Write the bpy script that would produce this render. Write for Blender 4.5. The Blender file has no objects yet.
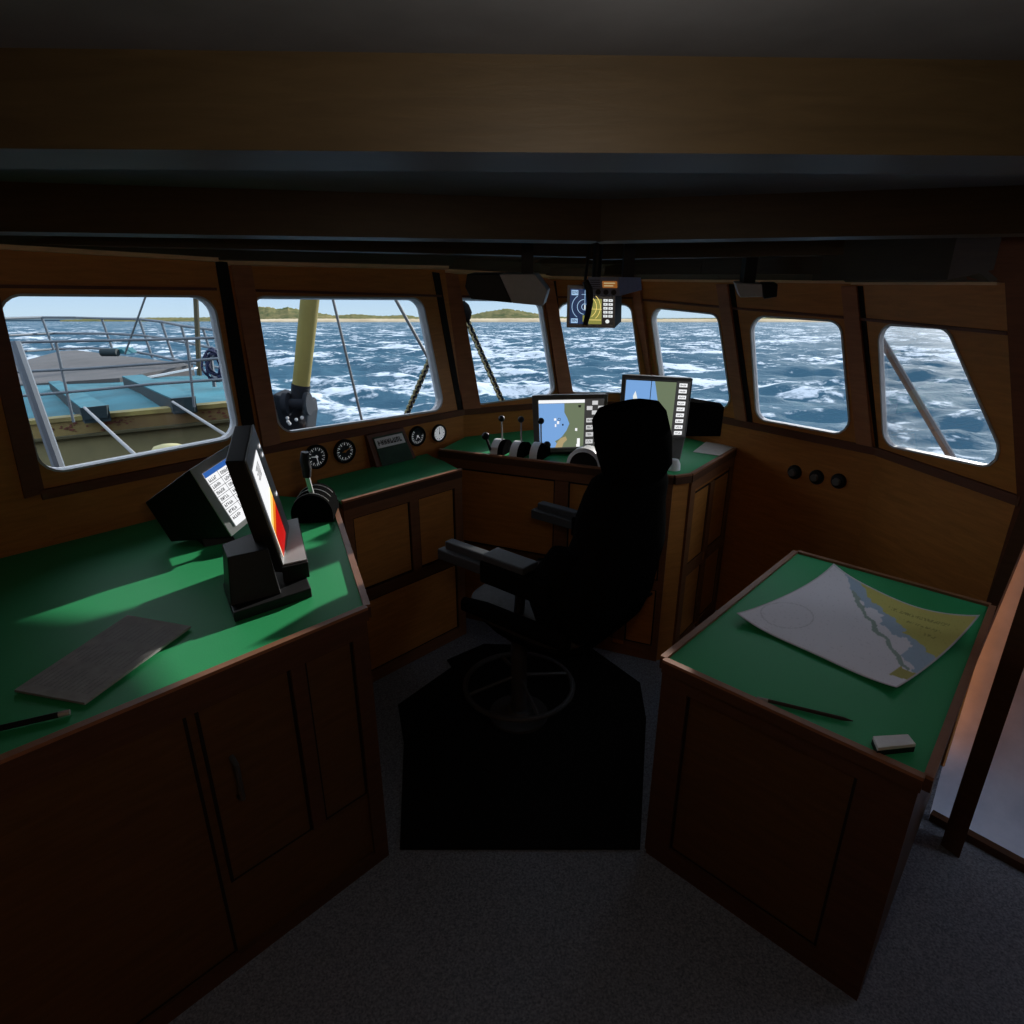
import bpy, math, random
from mathutils import Vector as V, Matrix, noise
from mathutils.geometry import tessellate_polygon
random.seed(7)
COL = bpy.context.scene.collection
F = 610.0; TH = math.atan(224/F); CT, ST = math.cos(TH), math.sin(TH)
EYE = V((0, 0, 1.8))
# ---------------------------------------------------------------- measuring helpers
def ray(u, v):
    z = (512-v)/F
    return V(((u-512)/F, CT+z*ST, -ST+z*CT))
def pz(u, v, z):
    r = ray(u, v); return EYE + r*((z-EYE.z)/r.z)
def py(u, v, y):
    r = ray(u, v); return EYE + r*(y/r.y)
class Plane:
    def __init__(s, p, n): s.p, s.n = V(p), V(n).normalized()
    def hit(s, u, v, off=0.0):
        r = ray(u, v); return EYE + r*((s.p-EYE).dot(s.n)/r.dot(s.n)) + s.n*off
def plane3(a, b, c, toward):
    n = (V(b)-V(a)).cross(V(c)-V(a)).normalized()
    if n.dot(V(toward)-V(a)) < 0: n = -n
    return Plane(a, n)
# ---------------------------------------------------------------- materials
def mat(name, color, rough=.6, metal=0, spec=.3, var=0, scale=8, bump=0, stretch=(1, 1, 1), wood=False, c2=None):
    m = bpy.data.materials.new(name); m.use_nodes = True
    nt = m.node_tree; b = nt.nodes['Principled BSDF']
    b.inputs['Base Color'].default_value = (*color, 1); b.inputs['Roughness'].default_value = rough
    b.inputs['Metallic'].default_value = metal; b.inputs['Specular IOR Level'].default_value = spec
    if var or wood or bump or c2:
        tc = nt.nodes.new('ShaderNodeTexCoord'); mp = nt.nodes.new('ShaderNodeMapping')
        mp.inputs['Scale'].default_value = stretch
        nt.links.new(tc.outputs['Object'], mp.inputs['Vector'])
        n = nt.nodes.new('ShaderNodeTexNoise'); n.inputs['Scale'].default_value = scale
        n.inputs['Detail'].default_value = 6; n.inputs['Roughness'].default_value = .65
        if wood: n.inputs['Distortion'].default_value = .6
        nt.links.new(mp.outputs[0], n.inputs['Vector'])
        cr = nt.nodes.new('ShaderNodeValToRGB')
        k = var or .35
        lo = tuple(max(0, c*(1-k)) for c in color) if c2 is None else c2
        hi = tuple(min(1, c*(1+k)) for c in color) if c2 is None else color
        cr.color_ramp.elements[0].position = .32; cr.color_ramp.elements[0].color = (*lo, 1)
        cr.color_ramp.elements[1].position = .68; cr.color_ramp.elements[1].color = (*hi, 1)
        nt.links.new(n.outputs['Fac'], cr.inputs['Fac']); nt.links.new(cr.outputs['Color'], b.inputs['Base Color'])
        if bump:
            bp = nt.nodes.new('ShaderNodeBump'); bp.inputs['Strength'].default_value = bump; bp.inputs['Distance'].default_value = .01
            nt.links.new(n.outputs['Fac'], bp.inputs['Height']); nt.links.new(bp.outputs[0], b.inputs['Normal'])
    return m
def wood(name, c, rough=.5, k=.16, scale=4.0, spec=.25): return mat(name, c, rough, spec=spec, var=k, scale=scale, stretch=(1.6, 1.6, 14), wood=True, bump=.05)
def emis(name, c, s=1.0):
    m = bpy.data.materials.new(name); m.use_nodes = True; nt = m.node_tree
    b = nt.nodes['Principled BSDF']; b.inputs['Base Color'].default_value = (0.01, .01, .01, 1)
    b.inputs['Roughness'].default_value = .3
    b.inputs['Emission Color'].default_value = (*c, 1); b.inputs['Emission Strength'].default_value = s
    return m
def painted(name, rough=.7):
    m = mat(name, (1, 1, 1), rough); nt = m.node_tree
    a = nt.nodes.new('ShaderNodeVertexColor'); a.layer_name = 'Col'
    nt.links.new(a.outputs['Color'], nt.nodes['Principled BSDF'].inputs['Base Color']); return m
W_WALL = wood('wall_wood', (.46, .18, .040))
W_PIL = wood('pillar_wood', (.35, .14, .065))
W_TRIM = wood('dark_trim_wood', (.13, .045, .022))
W_EDGE = wood('edge_wood', (.25, .11, .058))
W_CAB = wood('cabinet_wood', (.085, .042, .014))  # darker copy for left counter and table, shade put into the colour
W_CAB2 = wood('console_wood', (.42, .18, .042))  # lighter copy of the cabinet wood, fill light put into the colour
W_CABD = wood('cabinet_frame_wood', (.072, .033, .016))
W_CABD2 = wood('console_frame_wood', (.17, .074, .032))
W_TABLE = wood('table_wood', (.09, .040, .018))
W_LIGHT = wood('light_edge_wood', (.75, .48, .27))
W_GROOVE = mat('groove_black', (.006, .004, .003), .8)
GREEN = mat('green_counter_cover', (.030, .34, .12), .55, spec=.2, var=.08, scale=300, bump=.05)
CEIL = mat('ceiling_paint', (.11, .12, .14), .7, var=.25, scale=2)
BEAM = wood('ceiling_beam_wood', (.05, .034, .016))
CARPET = mat('carpet', (.30, .33, .39), .95, spec=.05, c2=(.10, .11, .14), scale=160, bump=.4)
SHADOW_BLK = mat('floor_shadow_black', (.006, .006, .006), .9, spec=.1, var=.2, scale=90)  # near black for the floor sheet, shade put into the colour
BLACK = mat('black_plastic', (.010, .010, .011), .5, spec=.25, var=.1, scale=60)
BLACK2 = mat('black_leather', (.005, .005, .005), 1.0, spec=.0, var=.2, scale=120, bump=.15)
ARMG = mat('armrest_grey', (.035, .037, .040), .6, var=.15, scale=60)
SEATG = mat('seat_grey_leather', (.05, .05, .053), .6, var=.2, scale=60, bump=.1)
PEDG = mat('pedestal_grey', (.045, .046, .05), .5, var=.1, scale=40)
DGREY = mat('dark_grey_bezel', (.13, .127, .122), .5, var=.1, scale=40)
MGREY = mat('mid_grey_plastic', (.20, .20, .205), .5, var=.08, scale=30)
LGREY = mat('light_grey_plastic', (.42, .42, .43), .45, var=.06, scale=30)
WHITEG = mat('white_plastic', (.78, .78, .79), .45, var=.05, scale=30)
RING = mat('window_ring_metal', (.50, .51, .54), .45, var=.08, scale=15)
CHROME = mat('chrome', (.75, .75, .76), .25, metal=.6, var=.05, scale=20)
WHITEP = mat('white_paint', (.74, .67, .73), .7, c2=(.60, .55, .61), scale=7)
PAPER = mat('paper_grey', (.40, .39, .38), .9, spec=.1, c2=(.31, .30, .29), scale=30)
PAPERW = mat('paper_white', (.75, .75, .76), .9, spec=.1, var=.08, scale=20)
GAUGEF = mat('gauge_black_face', (.02, .028, .035), .4, var=.1, scale=50)
GAUGEW = mat('gauge_white_face', (.95, .95, .97), .5, var=.04, scale=50)
MARKW = mat('gauge_marks', (.95, .95, .97), .5, var=.05, scale=50)
for m_, e_ in ((GAUGEW, .30), (MARKW, .16)):
    b_ = m_.node_tree.nodes['Principled BSDF']; b_.inputs['Emission Color'].default_value = (.9, .95, 1, 1); b_.inputs['Emission Strength'].default_value = e_  # glow added to brighten the clock face and gauge marks
MARKO = mat('gauge_needle_orange', (.6, .25, .06), .5, var=.05, scale=50)
BOOKG = mat('dark_green_cover', (.012, .045, .022), .6, var=.2, scale=20)
E_WHITE = emis('screen_white', (.95, .96, .98)); E_BLUE = emis('screen_blue', (.21, .42, .80), .9)
E_BLUE2 = emis('screen_title_blue', (.03, .12, .42)); E_LAND = emis('screen_land', (.15, .19, .115))
E_TAN = emis('screen_tan', (.42, .33, .17)); E_INK = emis('screen_ink', (.01, .01, .012), .5)
E_NAVY = emis('screen_navy', (.003, .02, .075)); E_CYAN = emis('screen_light_lines', (.35, .55, .8))
E_OLIVE = emis('screen_olive', (.23, .23, .05)); E_BTN = emis('screen_buttons', (.62, .62, .63))
E_RED = emis('screen_red', (.55, .006, .004)); E_ORANGE = emis('screen_orange', (.80, .22, .01)); E_YEL = emis('screen_yellow', (.95, .72, .20))
E_DOT = emis('screen_mark_white', (.8, .85, .85)); E_LCD = emis('orange_display', (.22, .07, .006))
E_PANEL = emis('screen_panel_grey', (.05, .05, .05), .8)
# ---------------------------------------------------------------- mesh builder
class MB:
    def __init__(s): s.v = []; s.f = []; s.m = []
    def add(s, vs, fs, mi=0):
        b = len(s.v); s.v += [V(p) for p in vs]
        for f in fs: s.f.append(tuple(b+i for i in f)); s.m.append(mi)
        return s
    def poly(s, pts, mi=0): return s.add(pts, [tuple(range(len(pts)))], mi)
    def prism(s, pts, vec, mi=0, taper=1.0):
        pts = [V(p) for p in pts]; vec = V(vec); n = len(pts); c = sum(pts, V())/n
        q = [c+(p-c)*taper+vec for p in pts]
        return s.add(pts+q, [tuple(range(n)), tuple(range(2*n-1, n-1, -1))]+[(i, i+n, (i+1) % n+n, (i+1) % n) for i in range(n)], mi)
    def box(s, a, b, mi=0):
        x0, y0, z0 = a; x1, y1, z1 = b
        return s.prism([(x0, y0, z0), (x1, y0, z0), (x1, y1, z0), (x0, y1, z0)], (0, 0, z1-z0), mi)
    def obox(s, c, ax, ay, az, mi=0):
        c, ax, ay, az = V(c), V(ax), V(ay), V(az)
        return s.prism([c-ax-ay-az, c+ax-ay-az, c+ax+ay-az, c-ax+ay-az], az*2, mi)
    def bar(s, a, b, w, h, up=(0, 0, 1), mi=0):
        a, b = V(a), V(b); d = (b-a).normalized(); sd = d.cross(V(up)).normalized(); u = sd.cross(d)
        return s.obox((a+b)/2, (b-a)/2, sd*w/2, u*h/2, mi)
    def tube(s, pts, r, n=8, mi=0, closed=False):
        pts = [V(p) for p in pts]; N = len(pts); rs = r if isinstance(r, (list, tuple)) else [r]*N; vs = []; fs = []
        pu = None
        for i, p in enumerate(pts):
            if closed: d = pts[(i+1) % N]-pts[i-1]
            else: d = pts[min(i+1, N-1)]-pts[max(i-1, 0)]
            d.normalize()
            u = pu - d*pu.dot(d) if pu is not None else d.orthogonal()
            u.normalize(); pu = u; w = d.cross(u)
            for k in range(n):
                a = 2*math.pi*k/n; vs.append(p+(u*math.cos(a)+w*math.sin(a))*rs[i])
        for i in range(N if closed else N-1):
            j = (i+1) % N
            for k in range(n): fs.append((i*n+k, i*n+(k+1) % n, j*n+(k+1) % n, j*n+k))
        if not closed: fs += [tuple(range(n-1, -1, -1)), tuple((N-1)*n+k for k in range(n))]
        return s.add(vs, fs, mi)
    def lathe(s, prof, o, ax, n=24, mi=0, arc=2*math.pi, start=0, ref=None):
        o, ax = V(o), V(ax).normalized(); u = (V(ref)-ax*V(ref).dot(ax)).normalized() if ref else ax.orthogonal().normalized(); w = ax.cross(u)
        full = arc > 6.28; N = n if full else n+1; vs = []; fs = []; P = len(prof)
        for i in range(N):
            a = start+arc*i/n; d = u*math.cos(a)+w*math.sin(a)
            for (r, h) in prof: vs.append(o+d*r+ax*h)
        for i in range(n):
            j = (i+1) % N
            for k in range(P-1): fs.append((i*P+k, j*P+k, j*P+k+1, i*P+k+1))
        if not full: fs += [tuple(range(P)), tuple((N-1)*P+k for k in range(P-1, -1, -1))]
        return s.add(vs, fs, mi)
    def disc(s, c, nrm, r, n=28, mi=0, r0=0):
        c, nrm = V(c), V(nrm).normalized(); u = nrm.orthogonal().normalized(); w = nrm.cross(u)
        o = [c+(u*math.cos(2*math.pi*k/n)+w*math.sin(2*math.pi*k/n))*r for k in range(n)]
        if not r0: return s.poly(o, mi)
        i_ = [c+(u*math.cos(2*math.pi*k/n)+w*math.sin(2*math.pi*k/n))*r0 for k in range(n)]
        return s.add(o+i_, [(k, (k+1) % n, n+(k+1) % n, n+k) for k in range(n)], mi)
    def ball(s, c, r, mi=0, n=12, sc=(1, 1, 1)):
        c = V(c); vs = []; fs = []; R = n//2
        for i in range(1, R):
            t = math.pi*i/R
            for k in range(n):
                a = 2*math.pi*k/n; vs.append(c+V((r*sc[0]*math.sin(t)*math.cos(a), r*sc[1]*math.sin(t)*math.sin(a), r*sc[2]*math.cos(t))))
        vs += [c+V((0, 0, r*sc[2])), c-V((0, 0, r*sc[2]))]; T = len(vs)-2
        for i in range(R-2):
            for k in range(n): fs.append((i*n+k, i*n+(k+1) % n, (i+1)*n+(k+1) % n, (i+1)*n+k))
        for k in range(n): fs += [(T, (k+1) % n, k), (T+1, (R-2)*n+k, (R-2)*n+(k+1) % n)]
        return s.add(vs, fs, mi)
    def loft(s, secs, n=24, e=3.5, mi=0):
        """secs: (centre, half-axis A, half-axis B); superellipse sections, capped"""
        vs = []; fs = []; N = len(secs)
        for (c, A, B) in secs:
            for k in range(n):
                a = 2*math.pi*k/n; ca, sa = math.cos(a), math.sin(a)
                vs.append(V(c)+V(A)*(math.copysign(abs(ca)**(2/e), ca))+V(B)*(math.copysign(abs(sa)**(2/e), sa)))
        for i in range(N-1):
            for k in range(n): fs.append((i*n+k, i*n+(k+1) % n, (i+1)*n+(k+1) % n, (i+1)*n+k))
        fs += [tuple(range(n-1, -1, -1)), tuple((N-1)*n+k for k in range(n))]
        return s.add(vs, fs, mi)
    def build(s, name, mats, parent=None, smooth=False, origin=None, bevel=0, fix=True):
        me = bpy.data.meshes.new(name)
        if parent is not None: o0 = V(parent['_o'])
        elif origin is not None: o0 = V(origin)
        else:
            xs = [p.x for p in s.v]; ys = [p.y for p in s.v]; zs = [p.z for p in s.v]
            o0 = V(((min(xs)+max(xs))/2, (min(ys)+max(ys))/2, min(zs)))
        me.from_pydata([tuple(p-o0) for p in s.v], [], s.f)
        for m in (mats if isinstance(mats, (list, tuple)) else [mats]): me.materials.append(m)
        me.polygons.foreach_set('material_index', s.m)
        if fix:
            import bmesh
            bm = bmesh.new(); bm.from_mesh(me); bmesh.ops.recalc_face_normals(bm, faces=bm.faces); bm.to_mesh(me); bm.free()
        if smooth:
            me.polygons.foreach_set('use_smooth', [True]*len(me.polygons))
            me.set_sharp_from_angle(angle=math.radians(40))
        me.update()
        ob = bpy.data.objects.new(name, me); COL.objects.link(ob)
        ob['_o'] = tuple(o0)
        if parent is not None: ob.parent = parent; ob.location = (0, 0, 0)
        else: ob.location = o0
        if bevel:
            bv = ob.modifiers.new('bevel', 'BEVEL'); bv.width = bevel; bv.segments = 2; bv.limit_method = 'ANGLE'
        return ob
def tag(o, label, cat, group=None, kind=None):
    o['label'] = label; o['category'] = cat
    if group: o['group'] = group
    if kind: o['kind'] = kind
    return o
def struct(o): o['kind'] = 'structure'; return o
def empty(name, loc):
    o = bpy.data.objects.new(name, None); COL.objects.link(o); o.location = loc; o['_o'] = tuple(loc); o.empty_display_size = .1; return o
def thing(name, loc, label, cat, group=None): return tag(empty(name, loc), label, cat, group)
# ---------------------------------------------------------------- bays of the wheelhouse
ZS = 1.13
SILL = {'L': (40, 493), 'AB': (246, 452), 'BC': (463, 411), 'CD': (572, 402), 'DE': (656, 405), 'EF': (750, 424), 'FG': (878, 450), 'G7': (1024, 500)}
TOPP = {'L': (-16, 247), 'AB': (216, 262), 'BC': (432, 272), 'CD': (545, 281), 'DE': (629, 282), 'EF': (731, 284), 'FG': (858, 286), 'G7': (1007, 288)}
SHIFT = {'L': 0, 'AB': .03, 'BC': .18, 'CD': .22, 'DE': .22, 'EF': .2, 'FG': .2, 'G7': .2}
TZ = {'L': 1.915, 'AB': 1.896, 'BC': 1.884, 'CD': 1.85, 'DE': 1.84, 'EF': 1.83, 'FG': 1.82, 'G7': 1.815}
FWD = V((math.sin(math.radians(-50)), math.cos(math.radians(-50)), 0))
ROOM = V((.1, 1.7, 1.4))
sillP = {k: pz(*p, ZS) for k, p in SILL.items()}
topP = {k: sillP[k]+FWD*SHIFT[k]+V((0, 0, TZ[k]-ZS)) for k in SILL}
BAYS = [('L', 'AB'), ('AB', 'BC'), ('BC', 'CD'), ('CD', 'DE'), ('DE', 'EF'), ('EF', 'FG'), ('FG', 'G7')]
BP = {}; LP = {}
for a, b in BAYS:
    BP[a] = plane3(sillP[a], sillP[b], (topP[a]+topP[b])/2, ROOM)
    LP[a] = plane3(sillP[a], sillP[b], sillP[a]+V((0, 0, 1)), ROOM)
WIN = {'L': [(-7, 294), (213, 296), (240, 437.5), (41, 476)],
       'AB': [(248, 296), (422, 298), (444.5, 410), (280, 434)],
       'BC': [(451, 297.5), (541, 299), (556, 394.5), (473.5, 405.5)],
       'CD': [(556, 302), (631, 304), (643, 393.5), (568.5, 393)],
       'DE': [(650, 307), (718.5, 314), (732.5, 411), (663, 399)],
       'EF': [(749.8, 315), (841.5, 321), (851.5, 437), (756.5, 419.5)],
       'FG': [(878.5, 323.5), (948.3, 327.7), (1012, 472.5), (884, 445.4)]}
RAD = {'L': .075, 'AB': .07, 'BC': .06, 'CD': .06, 'DE': .065, 'EF': .07, 'FG': .07}
def rounded(pts, r, n=6):
    out = []; N = len(pts)
    for i in range(N):
        p, a, b = pts[i], pts[i-1], pts[(i+1) % N]
        da, db = (a-p).normalized(), (b-p).normalized()
        half = math.acos(max(-1, min(1, da.dot(db))))/2
        t = min(r/math.tan(half), .45*(a-p).length, .45*(b-p).length)
        s_, e_ = p+da*t, p+db*t; rr = t*math.tan(half)
        c = p+(da+db).normalized()*(rr/math.sin(half))
        for k in range(n+1):
            q = s_.lerp(e_, k/n); out.append(c+(q-c).normalized()*rr)
    return out
def offset_in(loop, d):
    c = sum(loop, V())/len(loop); N = len(loop); out = []
    for i in range(N):
        t = (loop[(i+1) % N]-loop[i-1]).normalized(); nn = (c-loop[i]); nn = (nn-t*nn.dot(t)).normalized()
        out.append(loop[i]+nn*d)
    return out
def plate_hole(mb, outer, hole, vec, mi=0):
    tri = tessellate_polygon([outer, hole]); pts = outer+hole; n = len(pts)
    q = [p+vec for p in pts]; no = len(outer); nh = len(hole)
    fs = [tuple(t) for t in tri]+[tuple(i+n for i in reversed(t)) for t in tri]
    fs += [(i, (i+1) % no, n+(i+1) % no, n+i) for i in range(no)]
    fs += [(no+i, no+(i+1) % nh, n+no+(i+1) % nh, n+no+i) for i in range(nh)]
    mb.add(pts+q, fs, mi)
def glass():
    m = bpy.data.materials.new('window_glass'); m.use_nodes = True; nt = m.node_tree; nt.nodes.clear()
    o = nt.nodes.new('ShaderNodeOutputMaterial'); t = nt.nodes.new('ShaderNodeBsdfTransparent'); t.inputs[0].default_value = (.97, .98, .985, 1)
    g = nt.nodes.new('ShaderNodeBsdfGlossy'); g.inputs['Roughness'].default_value = .02
    mx = nt.nodes.new('ShaderNodeMixShader'); lw = nt.nodes.new('ShaderNodeFresnel'); lw.inputs['IOR'].default_value = 1.25
    nt.links.new(lw.outputs[0], mx.inputs[0]); nt.links.new(t.outputs[0], mx.inputs[1]); nt.links.new(g.outputs[0], mx.inputs[2]); nt.links.new(mx.outputs[0], o.inputs[0])
    return m
GLASS = glass()
names = {'L': 'wall_port', 'AB': 'wall_front_port', 'BC': 'wall_front', 'CD': 'wall_bow', 'DE': 'wall_front_starboard', 'EF': 'wall_starboard', 'FG': 'wall_starboard_aft'}
for i, (a, b) in enumerate(BAYS):
    P = BP[a]; RD = {'L': .05, 'AB': .05, 'BC': .05, 'CD': .04, 'DE': .034, 'EF': .022, 'FG': .014}[a]; T = RD-.004
    hole = rounded([P.hit(*q) for q in WIN[a]], RAD[a])
    outer = [sillP[a], sillP[b], topP[b], topP[a]]
    outer = [p-P.n*(p-P.p).dot(P.n) for p in outer]
    outer[2] = outer[2]+(outer[2]-outer[1])*.06; outer[3] = outer[3]+(outer[3]-outer[0])*.06
    mb = MB(); plate_hole(mb, outer, hole, -P.n*T)
    L = LP[a]
    mb.prism([sillP[a], sillP[b], V((sillP[b].x, sillP[b].y, 0)), V((sillP[a].x, sillP[a].y, 0))], -L.n*T)
    struct(mb.build(names[a], W_WALL))
    # ring and pane
    w = struct(empty('window_%d' % (i+1), sum(hole, V())/len(hole)))
    h0 = offset_in(hole, -.002); h1 = offset_in(hole, .006); N = len(h0)
    r = MB(); A = P.n*.006; B = -P.n*RD
    vs = [p+A for p in h0]+[p+A for p in h1]+[p+B for p in h1]+[p+B for p in h0]
    fs = []
    for k in range(N):
        j = (k+1) % N
        for q in range(4): fs.append((q*N+k, q*N+j, ((q+1) % 4)*N+j, ((q+1) % 4)*N+k))
    r.add(vs, fs); r.build('window_frame', RING, w, smooth=True)
    g = MB(); g.prism([p-P.n*(RD*.6) for p in h1], -P.n*.003); g.build('window_pane', GLASS, w)
# end wall continuing left of the first window, and the walls nobody sees well behind the camera
Ld = (sillP['L']-sillP['AB']); Ld.z = 0; Ld.normalize()
Lend = V((sillP['L'].x, sillP['L'].y, 0))+Ld*.85
def vwall(name, a, b, z0, z1, t, m=W_WALL):
    a, b = V((a[0], a[1], z0)), V((b[0], b[1], z0)); n = (b-a).cross(V((0, 0, 1))).normalized()
    if n.dot(ROOM-a) > 0: n = -n
    return struct(MB().prism([a, b, b+V((0, 0, z1-z0)), a+V((0, 0, z1-z0))], n*t).build(name, m))
vwall('wall_port_quarter', Lend, (sillP['L'].x, sillP['L'].y), 0, 2.02, .05)
vwall('wall_left', Lend, (Lend.x-.1, -.9), 0, 2.1, .05)
vwall('wall_aft', (Lend.x-.1, -.9), (2.3, -.9), 0, 2.1, .05)
vwall('wall_right', (2.3, -.9), (2.3, .95), 0, 2.1, .05)
G = V((sillP['G7'].x, sillP['G7'].y, 0))
# aft bulkhead corner (raked forward edge) and the white door with its wooden stiles
gt = topP['G7']
az = lambda d, r: V((math.sin(math.radians(d))*r, math.cos(math.radians(d))*r, 0))
b0 = az(41.2, G.length-.01); b1 = az(42.75, G.length-.02)
mb = MB(); nb = V((.05, .045, 0))
mb.prism([b0, az(40.9, G.length-.02), b1+V((0, 0, 1.25)), b1+V((0, 0, 2.06)), V((gt.x, gt.y, 2.06))+FWD*.16-V((.02, .02, 0)), V((gt.x, gt.y, gt.z+.01))+FWD*.10-V((.02, .02, 0)), V((gt.x, gt.y, gt.z))-V((.02, .02, 0)), b0+V((0, 0, ZS))], nb)
struct(mb.build('wall_aft_starboard', W_TRIM))
bm_ = az(41.7, G.length-.035); bt_ = az(42.75, G.length-.035); bl_ = az(40.9, G.length-.035)
struct(MB().prism([bl_-V((.01, -.01, 0)), bl_, bt_+V((0, 0, 1.25)), bm_+V((0, 0, 1.25))], -V((.01, .009, 0))).build('trim_1', W_CABD))
d0, d1 = V((1.50, 1.68, 0)), V((2.2, .85, 0))
dr = struct(empty('door_1', (d0+d1)/2))
dn = (d1-d0).cross(V((0, 0, 1))).normalized()
if dn.dot(ROOM-d0) > 0: dn = -dn
k0, k1 = d0+dn*.50-(d1-d0)*.25+V((0, 0, -.6)), d1+dn*.50+(d1-d0)*.6+V((0, 0, -.6))
k0 = k0+(d1-d0)*.12; kd = (d1-d0)*.33
struct(MB().prism([k0, k1, k1+V((0, 0, 2.9)), k0+kd+V((0, 0, 2.9)), k0+V((0, 0, 1.68))], dn*.05).build('wall_outer_casing', WHITEP))
struct(MB().prism([d0-(d1-d0)*.2+V((0, 0, -.6)), d1+(d1-d0)*.6+V((0, 0, -.6)), k1, k0], V((0, 0, -.06))).build('floor_side_deck', WHITEP))
MB().prism([d0, d1, d1+dn*.03, d0+dn*.03], V((0, 0, .03))).build('door_sill', W_CABD, dr)
s0, s1 = az(43.1, 2.16)-V((0, 0, .2)), az(44.6, 2.14)-V((0, 0, .2))
MB().prism([s0, s1, s1+V((0, 0, 2.22)), s0+V((0, 0, 2.22))], V((.03, .03, 0))).build('door_stile', W_CABD, dr)
# floor and roof
plan = [V((sillP[k].x, sillP[k].y, 0)) for k in ('L', 'AB', 'BC', 'CD', 'DE', 'EF', 'FG', 'G7')]
full = [Lend]+plan+[V((1.50, 1.68, 0)), V((2.2, .85, 0)), V((2.3, .85, 0)), V((2.3, -.9, 0)), V((Lend.x-.1, -.9, 0))]
struct(MB().prism(full, (0, 0, -.06)).build('floor', CARPET))
roof = [V((x, y, 2.03)) for x, y in ((-2.6, 1.6), (-1.6, 3.0), (-.5, 3.95), (.3, 4.2), (.95, 4.1), (1.5, 3.5), (2.0, 2.6), (1.88, 2.1), (1.74, 1.60), (2.35, .95), (2.6, .9), (2.6, -1), (-2.6, -1))]
struct(MB().prism(roof, (0, 0, .05)).build('ceiling', CEIL))
# trims: sill board, head line, top moulding, header board; pillars and grooves
tn = 1
def trim(mb, m):
    global tn
    tn += 1; return struct(mb.build('trim_%d' % tn, m))
HEADL = {'L': [(-10, 286), (216, 289)], 'AB': [(236, 290), (441, 296)], 'BC': [(441, 296), (549, 299)], 'CD': [(549, 297), (634, 298)],
         'DE': [(634, 299), (733, 308)], 'EF': [(733, 308), (864, 319)], 'FG': [(864, 319), (1009, 333)]}
for a, b in BAYS:
    P, L = BP[a], LP[a]; dz = V((0, 0, 1))
    trim(MB().prism([sillP[a]+dz*.012, sillP[b]+dz*.012, sillP[b]-dz*.022, sillP[a]-dz*.022], L.n*.018), W_TRIM)
    p, q = P.hit(*HEADL[a][0]), P.hit(*HEADL[a][1]); up = (topP[a]-sillP[a]).normalized()
    trim(MB().prism([p+up*.005, q+up*.005, q-up*.006, p-up*.006], P.n*.008), W_TRIM)
    ta, tb = topP[a], topP[b]
    ta = ta-P.n*(ta-P.p).dot(P.n); tb = tb-P.n*(tb-P.p).dot(P.n)
    trim(MB().prism([ta, tb, tb+dz*.014, ta+dz*.014], P.n*.035), W_LIGHT)
    trim(MB().prism([ta+dz*.014+P.n*.03, tb+dz*.014+P.n*.03, tb+dz*.05+P.n*.08, ta+dz*.05+P.n*.08], P.n*.03), BEAM)
    trim(MB().prism([ta+dz*.05+P.n*.06, tb+dz*.05+P.n*.06, V((tb.x, tb.y, 2.03))+P.n*.06, V((ta.x, ta.y, 2.03))+P.n*.06], P.n*.16), BEAM)
def plank(a, px, th, m): trim(MB().prism([BP[a].hit(*q) for q in px], BP[a].n*th), m)
plank('AB', [(229, 262), (249, 263), (279, 443), (262, 448)], .018, W_PIL)
plank('L', [(215, 261), (227, 262), (259, 452), (247, 455)], .004, W_GROOVE)
plank('L', [(-30, 270), (-6, 275), (44, 492), (24, 498)], .014, W_TRIM)
plank('AB', [(432, 272), (439, 273), (463, 411), (458, 412)], .004, W_GROOVE)
plank('BC', [(439, 273), (457, 275), (480, 408), (463, 411)], .018, W_PIL)
plank('BC', [(541, 280), (552, 281), (573, 400), (559, 401)], .018, W_PIL)
plank('CD', [(549, 281), (556, 281), (569, 401), (562, 401)], .004, W_GROOVE)
plank('DE', [(631, 283), (641, 283), (656, 403), (650, 403)], .018, W_PIL)
plank('DE', [(718, 284), (729, 284), (748, 422), (737, 420)], .016, W_PIL)
plank('EF', [(729, 284), (734, 284), (753, 424), (748, 423)], .004, W_GROOVE)
plank('EF', [(843, 286), (858, 286), (874, 448), (858, 445)], .016, W_PIL)
plank('FG', [(858, 286), (863, 286), (879, 450), (874, 449)], .004, W_GROOVE)
# ceiling beams and pale panels
def beam(a, b, w, z0, z1, m=BEAM):
    a, b = V((a[0], a[1], (z0+z1)/2)), V((b[0], b[1], (z0+z1)/2)); trim(MB().bar(a, b, w, z1-z0), m)
beam((-2.1, 1.45), (.25, 1.95), .13, 1.925, 2.03)
beam((.25, 1.95), (2.0, 1.5), .13, 1.925, 2.03)
beam((-1.7, 2.05), (.35, 3.0), .10, 1.93, 2.03)
beam((.35, 3.0), (1.5, 2.5), .10, 1.92, 2.03)
beam((-2.2, .75), (2.2, .9), .12, 1.94, 2.03)
beam((-2.2, .1), (2.2, .2), .12, 1.94, 2.03)
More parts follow.
